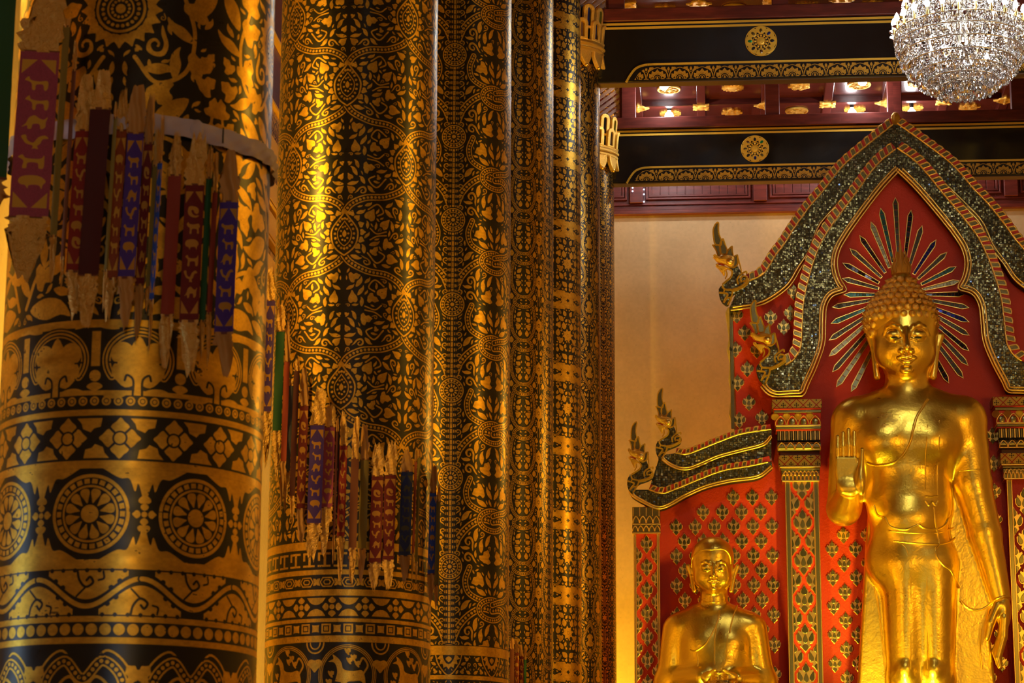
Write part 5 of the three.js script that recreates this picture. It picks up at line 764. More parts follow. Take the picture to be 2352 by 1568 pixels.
// tall standing statue, right palm raised
{
  const ZS = -34.12, S = 162.8, P = (u, v, dz = 0) => at(u, v, ZS + dz), t = thing('standing_statue', 'tall gilded standing statue with curled hair and one raised palm', 'statue', [P(2085, 1500).x, 3.2, ZS]);
  const H = makeHead(2079, 772, 867, 75, ZS + 0.08, S, { ear: { x0: 1.08, y0: 0.0, x1: 0.86, y1: 0.98 } });
  // hair dome below the curls
  const dome = blend([egg(P(2069, 738, 0.02), 0.49, 0.46, 0.5, 0.1), cone(P(2070, 705, 0.0), P(2071, 642, -0.02), 0.36, 0.15, 0.12)]);
  const torso = [egg(P(2087, 1010, 0.02), 0.80, 0.66, 0.42, 0.1), cone(P(1972, 962, 0), P(2206, 960, 0), 0.33, 0.33, 0.3), cone(P(2045, 930, 0), P(2130, 930, 0), 0.2, 0.2, 0.25), egg(P(2030, 1015, 0.28), 0.32, 0.26, 0.2, 0.22), egg(P(2140, 1015, 0.28), 0.32, 0.26, 0.2, 0.22), egg(P(2088, 1150, 0.04), 0.6, 0.72, 0.38, 0.25), egg(P(2085, 1192, 0.3), 0.34, 0.2, 0.16, 0.2), egg(P(2090, 1285, 0.02), 0.62, 0.55, 0.40, 0.25),
    cone(P(2080, 1300, 0.08), P(2082, 1560, 0.1), 0.34, 0.25, 0.12), cone(P(2142, 1300, 0.08), P(2150, 1560, 0.1), 0.34, 0.25, 0.12), cone(P(2082, 1560, 0.1), P(2086, 1780, 0.06), 0.25, 0.24, 0.1), cone(P(2150, 1560, 0.1), P(2156, 1780, 0.06), 0.25, 0.24, 0.1), egg(P(2079, 1540, 0.3), 0.13, 0.15, 0.12, 0.05), egg(P(2146, 1540, 0.3), 0.13, 0.15, 0.12, 0.05)];
  const pane = [[2004, 1150], [1996, 1250], [1988, 1400], [1978, 1568], [1966, 1790], [2286, 1790], [2277, 1568], [2262, 1440], [2266, 1400], [2300, 1368], [2306, 1330], [2282, 1210], [2240, 1110], [2190, 1080]].map(([u, v]) => V2(P(u, v, -0.16).x, P(u, v, -0.16).y));
  const arms = [slab(pane, ZS - 0.16, 0.07, 0.05, 0.06), cone(P(2218, 968, 0), P(2236, 1110, 0.0), 0.29, 0.26, 0.12), cone(P(2236, 1110, 0), P(2264, 1225, 0.02), 0.25, 0.22, 0.05), cone(P(2264, 1225, 0.02), P(2298, 1372, 0.08), 0.22, 0.145, 0.05), cone(P(1956, 972, 0), P(1938, 1168, 0), 0.29, 0.235, 0.12), cone(P(1938, 1168, 0), P(1949, 1128, 0.5), 0.235, 0.15, 0.06)];
  const bodyF = blend([...torso, ...arms, H.list[5]]);
  const bodyG = surfaceNets(bodyF, V3(1.55, 3.21, ZS - 0.62), V3(4.35, 9.1, ZS + 0.75), 0.034);
  const headF = H.f, hp = H.P(0, 0);
  const headG = surfaceNets(headF, V3(hp.x - 0.66, hp.y - 1.0, hp.z - 0.62), V3(hp.x + 0.66, hp.y + 0.9, hp.z + 0.72), 0.0145);
  const domeG = surfaceNets(dome, V3(hp.x - 0.72, hp.y - 0.4, hp.z - 0.7), V3(hp.x + 0.62, hp.y + 1.1, hp.z + 0.62), 0.03);
  // raised hand
  const D = 0.62, palm = [[1923, 1054], [1964, 1054], [1968, 1080], [1969, 1108], [1963, 1122], [1952, 1130], [1938, 1127], [1927, 1110], [1923, 1082]].map(([u, v]) => V2(P(u, v, D).x, P(u, v, D).y)), hand = [slab(palm, ZS + D, 0.016, 0.034, 0.03), egg(P(1950, 1122, D - 0.02), 0.17, 0.12, 0.1, 0.08), egg(P(1977, 1106, D + 0.03), 0.08, 0.2, 0.08, 0.04), cone(P(1977.5, 1085, D + 0.03), P(1980, 1033, D + 0.03), 0.052, 0.036, 0.03)];
  for (const [u0, u1, v] of [[1924.5, 1923.8, 1003], [1937, 1936, 995], [1949.7, 1948.8, 987], [1962.2, 1961.8, 993]]) hand.push(cone(P(u0, 1056, D), P(lerp(u0, u1, 0.5), lerp(1056, v, 0.5), D + 0.012), 0.0385, 0.0375, 0.006), cone(P(lerp(u0, u1, 0.5), lerp(1056, v, 0.5), D + 0.012), P(u1, v, D - 0.01), 0.0375, 0.032, 0.004));
  const hc = P(1948, 1060, D), handG = surfaceNets(blend(hand), V3(hc.x - 0.32, hc.y - 0.62, hc.z - 0.2), V3(hc.x + 0.34, hc.y + 0.6, hc.z + 0.22), 0.0115);
  // hanging hand
  const low = [egg(P(2304, 1402, 0.08), 0.11, 0.26, 0.17, 0.06), cone(P(2292, 1390, 0.18), P(2276, 1430, 0.22), 0.07, 0.058, 0.05), cone(P(2276, 1430, 0.22), P(2268, 1465, 0.22), 0.056, 0.04, 0.02)];
  [0.2, 0.12, 0.03, -0.05].forEach((d, i) => { low.push(cone(P(2307, 1420, d), P(2305 - i * 2, 1462, d), 0.064, 0.058, 0.03), cone(P(2305 - i * 2, 1462, d), P(2292 - i * 2, 1512 - i * 5, d), 0.058, 0.048, 0.012), cone(P(2292 - i * 2, 1512 - i * 5, d), P(2297 - i * 2, 1531 - i * 6, d + 0.03), 0.047, 0.036, 0.012)); });
  const lc = P(2295, 1450, 0.1), lowG = surfaceNets(blend(low), V3(lc.x - 0.36, lc.y - 0.62, lc.z - 0.36), V3(lc.x + 0.3, lc.y + 0.62, lc.z + 0.36), 0.0135);
  part('body', mergeGeometries([bodyG, headG, domeG, handG, lowG]), M.statueGold, t);
  // curls
  const ax = P(2070, 740, 0.0), top = P(2071, 634, 0).y, curlG = (() => { const g = new THREE.SphereGeometry(0.056, 10, 8); const c = new THREE.ConeGeometry(0.03, 0.05, 8); c.rotateX(PI / 2); c.translate(0, 0, 0.055); return clean([g, c]); })();
  let row = 0, n = 0; for (let y = P(2070, 800, 0).y; y < top; y += 0.098, row++) { let r0 = 0.05; while (dome(ax.x, y, ax.z + r0) < 0 && r0 < 0.9) r0 += 0.01; if (r0 < 0.12) break; const cnt = Math.max(6, Math.round(2 * PI * r0 / 0.113));
    for (let i = 0; i < cnt; i++) { const a = (i + (row % 2) * 0.5) / cnt * 2 * PI, dx = Math.sin(a), dz = Math.cos(a), front = Math.abs(Math.atan2(dx, dz)); let r = 0.05; while (dome(ax.x + dx * r, y, ax.z + dz * r) < 0 && r < 0.9) r += 0.008; if (r < 0.1) continue;
      const line = P(2070, front < 0.85 ? 727 : front < 1.35 ? lerp(727, 800, (front - 0.85) / 0.5) : 830, front < 1.2 ? 0.45 * Math.cos(front) : 0).y; if (y < line || front > 2.3) continue;
      const q = part('hair_curl', curlG, M.gold, t, [ax.x + dx * r, y, ax.z + dz * r]); q.rotation.order = 'YXZ'; q.rotation.set(-0.25, a, 0); n++; } }
  // flame finial
  const fb = P(2070, 632, 0), ft = P(2064, 548, 0), fh = ft.y - fb.y;
  part('finial', (() => { const g = new THREE.LatheGeometry([[0.17, 0], [0.14, 0.03], [0.16, 0.1], [0.165, 0.18], [0.14, 0.28], [0.085, 0.4], [0.045, 0.55], [0.024, 0.75], [0.01, 0.95], [0, 1]].map(([r, y]) => V2(r * 0.78, y * fh)), 20); g.translate(fb.x, fb.y, fb.z); return metric(g); })(), M.carvedGold, t);
  for (let k = 0; k < 10; k++) { const a = k / 10 * 2 * PI, c = Math.sin(a), s = Math.cos(a); part('flame', tube([V3(fb.x + 0.13 * c, fb.y + 0.02, fb.z + 0.13 * s), V3(fb.x + 0.14 * c, fb.y + 0.12, fb.z + 0.14 * s), V3(fb.x + 0.10 * c, fb.y + 0.2, fb.z + 0.10 * s), V3(fb.x + (k % 2 ? 0.12 : 0.06) * c, fb.y + (k % 2 ? 0.27 : 0.36), fb.z + (k % 2 ? 0.12 : 0.06) * s)], 0.013, 16, 6), M.carvedGold, t); }
  for (const s of [-1, 1]) part('pupil', eyeInlay(H, 0.03 + s * 0.36, 1.1), M.dark, t);
  // robe hems and folds that lie on the body
  const zf = zoomed(1860, 840, 2.154), allF = blend([...torso, ...arms]), onBody = (l, d = 0.004) => l.map(([a, b]) => { const p = hit(allF, ...zf(a, b), ZS + 0.9, ZS - 0.5); p.z += d; return p; }), hem = (name, l, r) => part(name, tube(onBody(l, -0.004), r, l.length * 8, 8), M.statueGold, t);
  hem('robe_hem', [[285, 478], [310, 487], [350, 490], [410, 480], [450, 452], [478, 415], [498, 370], [512, 310], [530, 250], [562, 200], [585, 165]], 0.02); hem('sash_edge', [[582, 290], [578, 380], [572, 480], [572, 560], [570, 610]], 0.012); hem('sash_edge', [[640, 270], [640, 380], [632, 500], [632, 640]], 0.012);
  hem('sash_end', [[568, 645], [600, 648], [632, 645]], 0.018); hem('sash_end', [[572, 668], [590, 690], [605, 672], [620, 690], [634, 665]], 0.018); hem('waist_hem', [[318, 690], [335, 735], [372, 752], [392, 788], [430, 805], [480, 808], [520, 792], [540, 786], [562, 800], [620, 808], [668, 786], [684, 756], [700, 738]], 0.018); hem('belt_line', [[340, 790], [400, 815], [470, 824], [560, 828], [640, 824], [710, 800]], 0.012); hem('belt_line', [[415, 866], [470, 872], [560, 880], [640, 882], [690, 872], [716, 852]], 0.016); hem('robe_fold', [[614, 700], [620, 760], [632, 830], [640, 880], [622, 910], [632, 950], [662, 985], [695, 1010], [715, 1045], [738, 1095]], 0.018);
  hem('robe_fold', [[415, 870], [470, 892], [490, 940]], 0.01); hem('sleeve_hem', [[744, 1160], [770, 1188], [800, 1205], [850, 1204], [890, 1180], [925, 1152], [960, 1142], [990, 1140]], 0.022); hem('robe_fold', [[500, 960], [500, 1150], [500, 1330], [500, 1500]], 0.008); hem('robe_fold', [[580, 960], [580, 1150], [582, 1330], [582, 1500]], 0.008); hem('arm_band', [[742, 520], [780, 516], [830, 512], [862, 510]], 0.01);
  hem('robe_fold', [[320, 1090], [340, 1200], [356, 1340], [372, 1500]], 0.016); hem('robe_fold', [[846, 1300], [842, 1400], [852, 1500]], 0.016);
  part('pedestal', clean([cyl(0.66, 0.64, 3.2, 3.32, P(2085, 1500).x, ZS, 40), cyl(0.62, 0.6, 3.32, 3.4, P(2085, 1500).x, ZS, 40)]), M.carvedGold, t);
}
// smaller disciple statue with a shaven head, hands over a bowl
{
  const ZS = -34.2, S = 162.4, P = (u, v, dz = 0) => at(u, v, ZS + dz), t = thing('disciple_statue', 'smaller gilded statue with shaven head and long ears holding a bowl', 'statue', [P(1645, 1500).x, 3.2, ZS]);
  const H = makeHead(1637, 1305, 1361, 46, ZS + 0.06, S, { ear: { x0: 1.22, y0: -0.08, x1: 0.92, y1: 0.92 } });
  const skull = egg(H.P(0, -0.52, -0.05), 1.04 * H.m, 0.95 * H.m, 1.05 * H.m, 0.1 * H.m); H.list.push(skull);
  const body = [cone(P(1572, 1440, 0), P(1708, 1438, 0), 0.23, 0.23, 0.15), cone(P(1610, 1412, 0), P(1668, 1412, 0), 0.13, 0.13, 0.25), egg(P(1642, 1500, 0.02), 0.56, 0.62, 0.36, 0.15), egg(P(1608, 1478, 0.2), 0.2, 0.18, 0.16, 0.15), egg(P(1676, 1478, 0.2), 0.2, 0.18, 0.16, 0.15), cone(P(1556, 1446, 0), P(1540, 1565, 0.0), 0.21, 0.19, 0.08), cone(P(1728, 1444, 0), P(1748, 1565, 0), 0.21, 0.19, 0.08), cone(P(1540, 1560, 0), P(1608, 1556, 0.42), 0.18, 0.1, 0.06), cone(P(1748, 1562, 0), P(1695, 1560, 0.42), 0.18, 0.1, 0.06), cone(P(1645, 1560, -0.02), P(1648, 1790, -0.02), 0.48, 0.55, 0.2), cone(P(1536, 1570, -0.05), P(1532, 1790, -0.05), 0.16, 0.18, 0.2), cone(P(1752, 1570, -0.05), P(1760, 1790, -0.05), 0.16, 0.18, 0.2), H.list[5]];
  const F = blend(body), bodyG = surfaceNets(F, V3(-1.0, 3.21, ZS - 0.62), V3(1.05, 6.4, ZS + 0.75), 0.03), hp = H.P(0, 0);
  const headG = surfaceNets(blend(H.list), V3(hp.x - 0.46, hp.y - 0.7, hp.z - 0.42), V3(hp.x + 0.46, hp.y + 0.62, hp.z + 0.5), 0.0095);
  // two hands, five fingers each, laid over the bowl
  const hands = []; const D = 0.5; for (const s of [-1, 1]) { const c = 1652; hands.push(egg(P(c + s * 24, 1556, D), 0.12, 0.09, 0.07, 0.04)); for (let i = 0; i < 4; i++) hands.push(cone(P(c + s * 20, 1549 + i * 5, D + 0.03), P(c + s * 4, 1545 + i * 6.5, D + 0.1), 0.03, 0.027, 0.01), cone(P(c + s * 4, 1545 + i * 6.5, D + 0.1), P(c - s * 8, 1547 + i * 6.5 + (s > 0 ? 3 : 0), D + 0.1), 0.027, 0.022, 0.006)); hands.push(cone(P(c + s * 26, 1549, D + 0.03), P(c + s * 10, 1538, D + 0.08), 0.034, 0.026, 0.02)); }
  const hc = P(1652, 1556, D), handG = surfaceNets(blend(hands), V3(hc.x - 0.4, hc.y - 0.25, hc.z - 0.15), V3(hc.x + 0.4, hc.y + 0.25, hc.z + 0.25), 0.0105);
  part('body', mergeGeometries([bodyG, headG, handG]), M.statueGold, t);
  { const b = P(1660, 1600, 0.5), g = new THREE.LatheGeometry([[0, -0.26], [0.16, -0.24], [0.27, -0.13], [0.3, 0.0], [0.27, 0.12], [0.21, 0.18], [0.22, 0.21], [0.19, 0.21], [0.17, 0.17], [0, 0.17]].map(([x, y]) => V2(x, y)), 32); g.translate(b.x, b.y, b.z); part('bowl', metric(g), M.gold, t); }
  const z8 = zoomed(1550, 1210, 8.25), z9 = zoomed(1500, 1380, 8.11), HF = blend(H.list), line = (name, f, zf, l, r, d = 0.003) => part(name, tube(l.map(([a, b]) => { const p = hit(f, ...zf(a, b), ZS + 0.8, ZS - 0.5); p.z += d; return p; }), r, l.length * 8, 8), M.statueGold, t);
  line('hairline', HF, z8, [[318, 760], [322, 640], [345, 560], [400, 500], [470, 458], [560, 432], [690, 430], [800, 420], [900, 418], [970, 450], [1020, 510], [1052, 590], [1064, 700]], 0.011);
  for (const s of [-1, 1]) part('pupil', eyeInlay(H, 0.03 + s * 0.36, 1.0), M.dark, t);
  line('neck_fold', F, z8, [[480, 1400], [600, 1425], [740, 1430], [860, 1405]], 0.01); line('robe_hem', F, z9, [[1240, 180], [1225, 280], [1170, 450], [1090, 620], [980, 790], [880, 880], [780, 930], [690, 910]], 0.012); line('sash_edge', F, z9, [[1175, 480], [1150, 700], [1145, 950], [1148, 1190]], 0.008); line('shoulder_seam', F, z9, [[1570, 80], [1510, 230], [1455, 430], [1420, 600]], 0.01); line('sash_edge', F, z9, [[1395, 620], [1370, 850], [1365, 1100]], 0.007); line('robe_fold', F, z9, [[820, 960], [838, 1100], [830, 1220]], 0.01);
}

// ---------------------------------------------------------------- crystal chandelier
{
  const z = -27.0, c = at(2207, 84, z), y0 = c.y, t = thing('crystal_chandelier', 'large tiered crystal chandelier with glowing white candle bulbs', 'chandelier', [c.x, y0 - 0.74, z]);
  const crystal = new THREE.MeshPhysicalMaterial({ color: 0xffffff, roughness: 0.03, metalness: 0, transmission: 1, thickness: 0.03, ior: 1.62, specularIntensity: 1 });
  const glowBulb = new THREE.MeshStandardMaterial({ color: 0xffffff, emissive: col([0.92, 0.95, 1]), emissiveIntensity: 24, roughness: 0.4 });
  const silver = std([0.82, 0.80, 0.70], 0.25, 1);
  const facet = (pts, n) => { const g = new THREE.LatheGeometry(pts.map(([x, y]) => V2(x, y)), n).toNonIndexed(); g.computeVertexNormals(); return g; };
  const dropG = facet([[0, -0.062], [0.015, -0.045], [0.022, -0.02], [0.016, 0.008], [0.005, 0.04], [0, 0.046]], 6), beadG = facet([[0, -0.02], [0.014, -0.008], [0.014, 0.008], [0, 0.02]], 6);
  const hoop = (r, y, k = 0.012) => { const g = new THREE.TorusGeometry(r, k, 6, 48); g.rotateX(PI / 2); g.translate(c.x, y, z); return g; };
  const tiers = [[0.76, 0.0], [0.745, -0.13], [0.70, -0.27], [0.625, -0.40], [0.52, -0.51], [0.40, -0.60], [0.26, -0.665], [0.12, -0.70]], upper = [[0.62, 0.2], [0.62, 0.3], [0.46, 0.46], [0.46, 0.56]];
  part('stem', clean([cyl(0.035, 0.035, y0 - 0.68, y0 + 1.2, c.x, z), cyl(0.012, 0.012, y0 + 1.1, CEIL, c.x, z, 8), ball(V3(c.x, y0 + 0.1, z), 0.1, 0.14, 0.1), ball(V3(c.x, y0 + 0.6, z), 0.09, 0.12, 0.09)]), silver, t);
  for (const [r, y] of [...tiers.slice(0, 7), [0.62, 0.3], [0.46, 0.56]]) part('hoop', hoop(r, y0 + y + 0.05, 0.009), silver, t);
  const bulbG = new THREE.LatheGeometry([[0, -0.03], [0.02, -0.022], [0.03, 0.005], [0.026, 0.035], [0.012, 0.062], [0, 0.08]].map(([x, y]) => V2(x, y)), 12), stickG = cyl(0.013, 0.013, -0.12, -0.03, 0, 0, 8), bowlG = new THREE.LatheGeometry([V2(0.012, -0.12), V2(0.05, -0.11), V2(0.06, -0.09)], 12);
  let b = 0; for (const [r, y, n] of [[0.77, 0.17, 26], [0.64, 0.43, 20], [0.47, 0.69, 14]]) for (let i = 0; i < n; i++) { const a = (i + 0.5) / n * 2 * PI, p = [c.x + r * Math.sin(a), y0 + y, z + r * Math.cos(a)]; part('bulb', bulbG, glowBulb, t, p); part('candle', stickG, M.wireGold, t, p); part('drip_pan', bowlG, crystal, t, p); b++;
    part('arm', tube([V3(c.x, y0 + y - 0.2, z), V3(c.x + r * 0.5 * Math.sin(a), y0 + y - 0.26, z + r * 0.5 * Math.cos(a)), V3(c.x + r * 0.9 * Math.sin(a), y0 + y - 0.2, z + r * 0.9 * Math.cos(a)), V3(...p).add(V3(0, -0.11, 0))], 0.008, 12, 5), silver, t); }
  for (let i = 0; i < 9; i++) { const a = i / 9 * 2 * PI; part('bulb', bulbG, glowBulb, t, [c.x + 0.36 * Math.sin(a), y0 - 0.22, z + 0.36 * Math.cos(a)]); }
  // pendants: the nearest as parts, the others and the fine beads as one
  const R = rng(91), all = [], beads = [];
  for (const [r, y] of [...tiers, ...upper]) { const n = Math.max(6, Math.round(2 * PI * r / 0.062)); for (let i = 0; i < n; i++) { const a = (i + R() * 0.4) / n * 2 * PI; all.push([c.x + r * Math.sin(a), y0 + y + (R() - 0.5) * 0.02, z + r * Math.cos(a), R() * PI, 0.9 + R() * 0.5]); for (let k = 1; k <= 2; k++) beads.push([c.x + (r - 0.015 * k) * Math.sin(a + 0.03), y0 + y + 0.045 * k + 0.02, z + (r - 0.015 * k) * Math.cos(a + 0.03), R() * PI, 0.8 + R() * 0.5]); } }
  for (let i = 0; i < 900; i++) { const k = Math.floor(R() * (tiers.length - 1)), f = R(), r = lerp(tiers[k][0], tiers[k + 1][0], f) * (0.86 + 0.12 * R()), y = lerp(tiers[k][1], tiers[k + 1][1], f) + 0.04, a = R() * 2 * PI; beads.push([c.x + r * Math.sin(a), y0 + y, z + r * Math.cos(a), R() * PI, 0.9 + R() * 0.8]); }
  all.sort((p, q) => q[2] - p[2]);
  all.slice(0, 290).forEach(([x, y, zz, a, s]) => { const q = part('crystal_drop', dropG, crystal, t, [x, y, zz], [0, a, 0]); q.scale.set(s, s, s); });
  const inst = (name, geo, list) => { const m = new THREE.InstancedMesh(geo, crystal, list.length), o = new THREE.Object3D(); list.forEach(([x, y, zz, a, s], i) => { o.position.set(x - c.x, y - (y0 - 0.74), zz - z); o.rotation.set(0, a, 0); o.scale.setScalar(s); o.updateMatrix(); m.setMatrixAt(i, o.matrix); }); m.name = name; m.userData = { kind: 'stuff' }; m.castShadow = m.receiveShadow = true; t.add(m); };
  inst('crystal_drops', dropG, all.slice(290)); inst('crystal_beads', beadG, beads);
  for (let k = 0; k < 6; k++) { const a = k / 6 * 2 * PI, l = new THREE.PointLight(col(COOL), 2.2); l.position.set(c.x + 0.86 * Math.sin(a), y0 + 0.24, z + 0.86 * Math.cos(a)); l.castShadow = true; l.shadow.radius = 4; scene.add(l); }
}

// ---------------------------------------------------------------- cloth prayer banners hung round the columns
const beasts = [
  [[-0.42, 0.1], [-0.5, 0.28], [-0.38, 0.42], [-0.3, 0.3], [0.05, 0.26], [0.38, 0.3], [0.48, 0.05], [0.4, -0.05], [0.42, -0.45], [0.3, -0.45], [0.26, -0.12], [-0.1, -0.1], [-0.14, -0.45], [-0.26, -0.45], [-0.26, -0.02]],                                   // ox
  [[-0.45, 0.2], [-0.3, 0.45], [-0.24, 0.22], [0.1, 0.12], [0.36, 0.18], [0.42, 0.0], [0.36, -0.45], [0.28, -0.45], [0.22, -0.08], [-0.02, -0.1], [-0.06, -0.45], [-0.15, -0.45], [-0.2, 0.0], [-0.34, 0.14]],                                             // goat
  [[-0.45, -0.3], [-0.3, -0.05], [-0.2, 0.3], [0.0, 0.45], [0.16, 0.28], [0.34, 0.2], [0.48, 0.38], [0.42, 0.05], [0.4, -0.3], [0.25, -0.42], [0.18, -0.1], [-0.05, -0.12], [-0.1, -0.4], [-0.22, -0.42], [-0.26, -0.2]],                                  // monkey
  [[-0.5, 0.38], [-0.34, 0.46], [-0.26, 0.1], [-0.05, -0.05], [0.12, 0.3], [0.36, 0.45], [0.5, 0.26], [0.3, 0.2], [0.2, -0.12], [0.1, -0.25], [0.14, -0.46], [0.0, -0.42], [-0.08, -0.46], [-0.06, -0.25], [-0.3, -0.12], [-0.42, 0.12]],                     // cock
  [[-0.5, 0.28], [-0.34, 0.42], [-0.24, 0.22], [0.16, 0.16], [0.36, 0.22], [0.44, 0.42], [0.46, 0.1], [0.42, -0.44], [0.28, -0.44], [0.22, -0.1], [-0.14, -0.1], [-0.18, -0.44], [-0.32, -0.44], [-0.3, 0.05]],                                              // dog
  [[-0.5, 0.0], [-0.42, 0.26], [-0.2, 0.36], [0.2, 0.36], [0.44, 0.18], [0.5, 0.0], [0.4, -0.2], [0.36, -0.44], [0.26, -0.22], [-0.1, -0.24], [-0.14, -0.44], [-0.24, -0.24], [-0.4, -0.18]],                                                            // pig
  [[-0.4, 0.1], [-0.3, 0.4], [0.0, 0.42], [0.3, 0.3], [0.42, 0.0], [0.3, -0.2], [0.1, -0.1], [0.0, 0.12], [-0.14, 0.1], [-0.1, -0.1], [0.1, -0.3], [0.44, -0.3], [0.3, -0.45], [-0.1, -0.42], [-0.36, -0.2]],                                            // serpent
];
function printTex(bg, ink, order, bars) {
  const W = 192, H = 768, cv = document.createElement('canvas'); cv.width = W; cv.height = H; const c = cv.getContext('2d'); c.fillStyle = bg; c.fillRect(0, 0, W, H); const R = rng(bg.length * 7 + order.length);
  for (let i = 0; i < 3000; i++) { c.fillStyle = `rgba(0,0,0,${0.05 + 0.06 * R()})`; c.fillRect(R() * W, R() * H, 2, 3 + 8 * R()); }
  c.fillStyle = ink; const a = 40, b = H - 40, k = 70; for (const [y, s] of [[a, 1], [b, -1]]) { c.beginPath(); c.moveTo(12, y); c.lineTo(W * 0.46, y); c.lineTo(12, y + s * k); c.fill(); c.beginPath(); c.moveTo(W - 12, y); c.lineTo(W * 0.54, y); c.lineTo(W - 12, y + s * k); c.fill(); }
  const n = order.length, top = 110, hgt = (H - 220) / n; order.forEach((o, i) => { const y = top + (i + 0.5) * hgt; c.save(); c.translate(W / 2 + (i % 2 ? 4 : -4), y); c.scale(W * 0.7, -hgt * 0.8); const p = fine(beasts[o]); c.beginPath(); p.forEach(([x, q], j) => (j ? c.lineTo(x, q) : c.moveTo(x, q))); c.fill(); c.restore(); });
  const t = new THREE.CanvasTexture(cv); t.colorSpace = THREE.SRGBColorSpace; return t;
}
const cloth = (o) => new THREE.MeshStandardMaterial({ roughness: 0.72, side: THREE.DoubleSide, ...o });
const INK = '#c08a2c', print = (bg, order, ink = INK) => cloth({ map: printTex(bg, ink, order) });
const BM = {
  purple: print('#a8485e', [1, 1, 2, 3, 4, 5], '#d8a838'), violet: print('#4a2c90', [0, 1, 2, 3, 4, 5]), maroon: print('#6e1014', [6, 0, 5, 4, 3, 2]), red: print('#8e1d12', [4, 3, 1, 0, 5, 6]), navy: print('#2c3c6a', [2, 0, 1, 4, 5, 3], '#5a5a44'), orange: print('#a0481a', [5, 4, 3, 2, 1, 0], '#e0a838'), blue: print('#2750b4', [0, 4, 2, 5, 1, 3]),
  plainRed: cloth({ color: col([0.34, 0.045, 0.02]) }), darkMaroon: cloth({ color: col([0.075, 0.006, 0.008]) }), green: cloth({ color: col([0.015, 0.10, 0.03]) }), olive: cloth({ color: col([0.26, 0.19, 0.03]) }), slate: cloth({ color: col([0.10, 0.11, 0.12]) }), brown: cloth({ color: col([0.20, 0.06, 0.02]) }), paleRed: cloth({ color: col([0.42, 0.08, 0.03]) }),
};
const foil = std([0.88, 0.54, 0.13], 0.42, 0.5, { side: THREE.DoubleSide, bumpMap: scaled(leafBump, 6, 6), bumpScale: 0.01 }), foilDull = std([0.56, 0.30, 0.08], 0.6, 0.25, { side: THREE.DoubleSide });
function onColumn(n, u, v, off) {                         // point beside the column's skin on the line of sight
  const d = at(u, v, -1).sub(camera.position), cx = COLX, cz = colZ(n), r = RAD + off, L = Math.hypot(d.x, d.z), ux = d.x / L, uz = d.z / L, tca = cx * ux + cz * uz, px = cx - tca * ux, pz = cz - tca * uz, m2 = px * px + pz * pz, s = m2 < r * r ? tca - Math.sqrt(r * r - m2) : tca;
  return V3(ux * s, 0, uz * s);
}
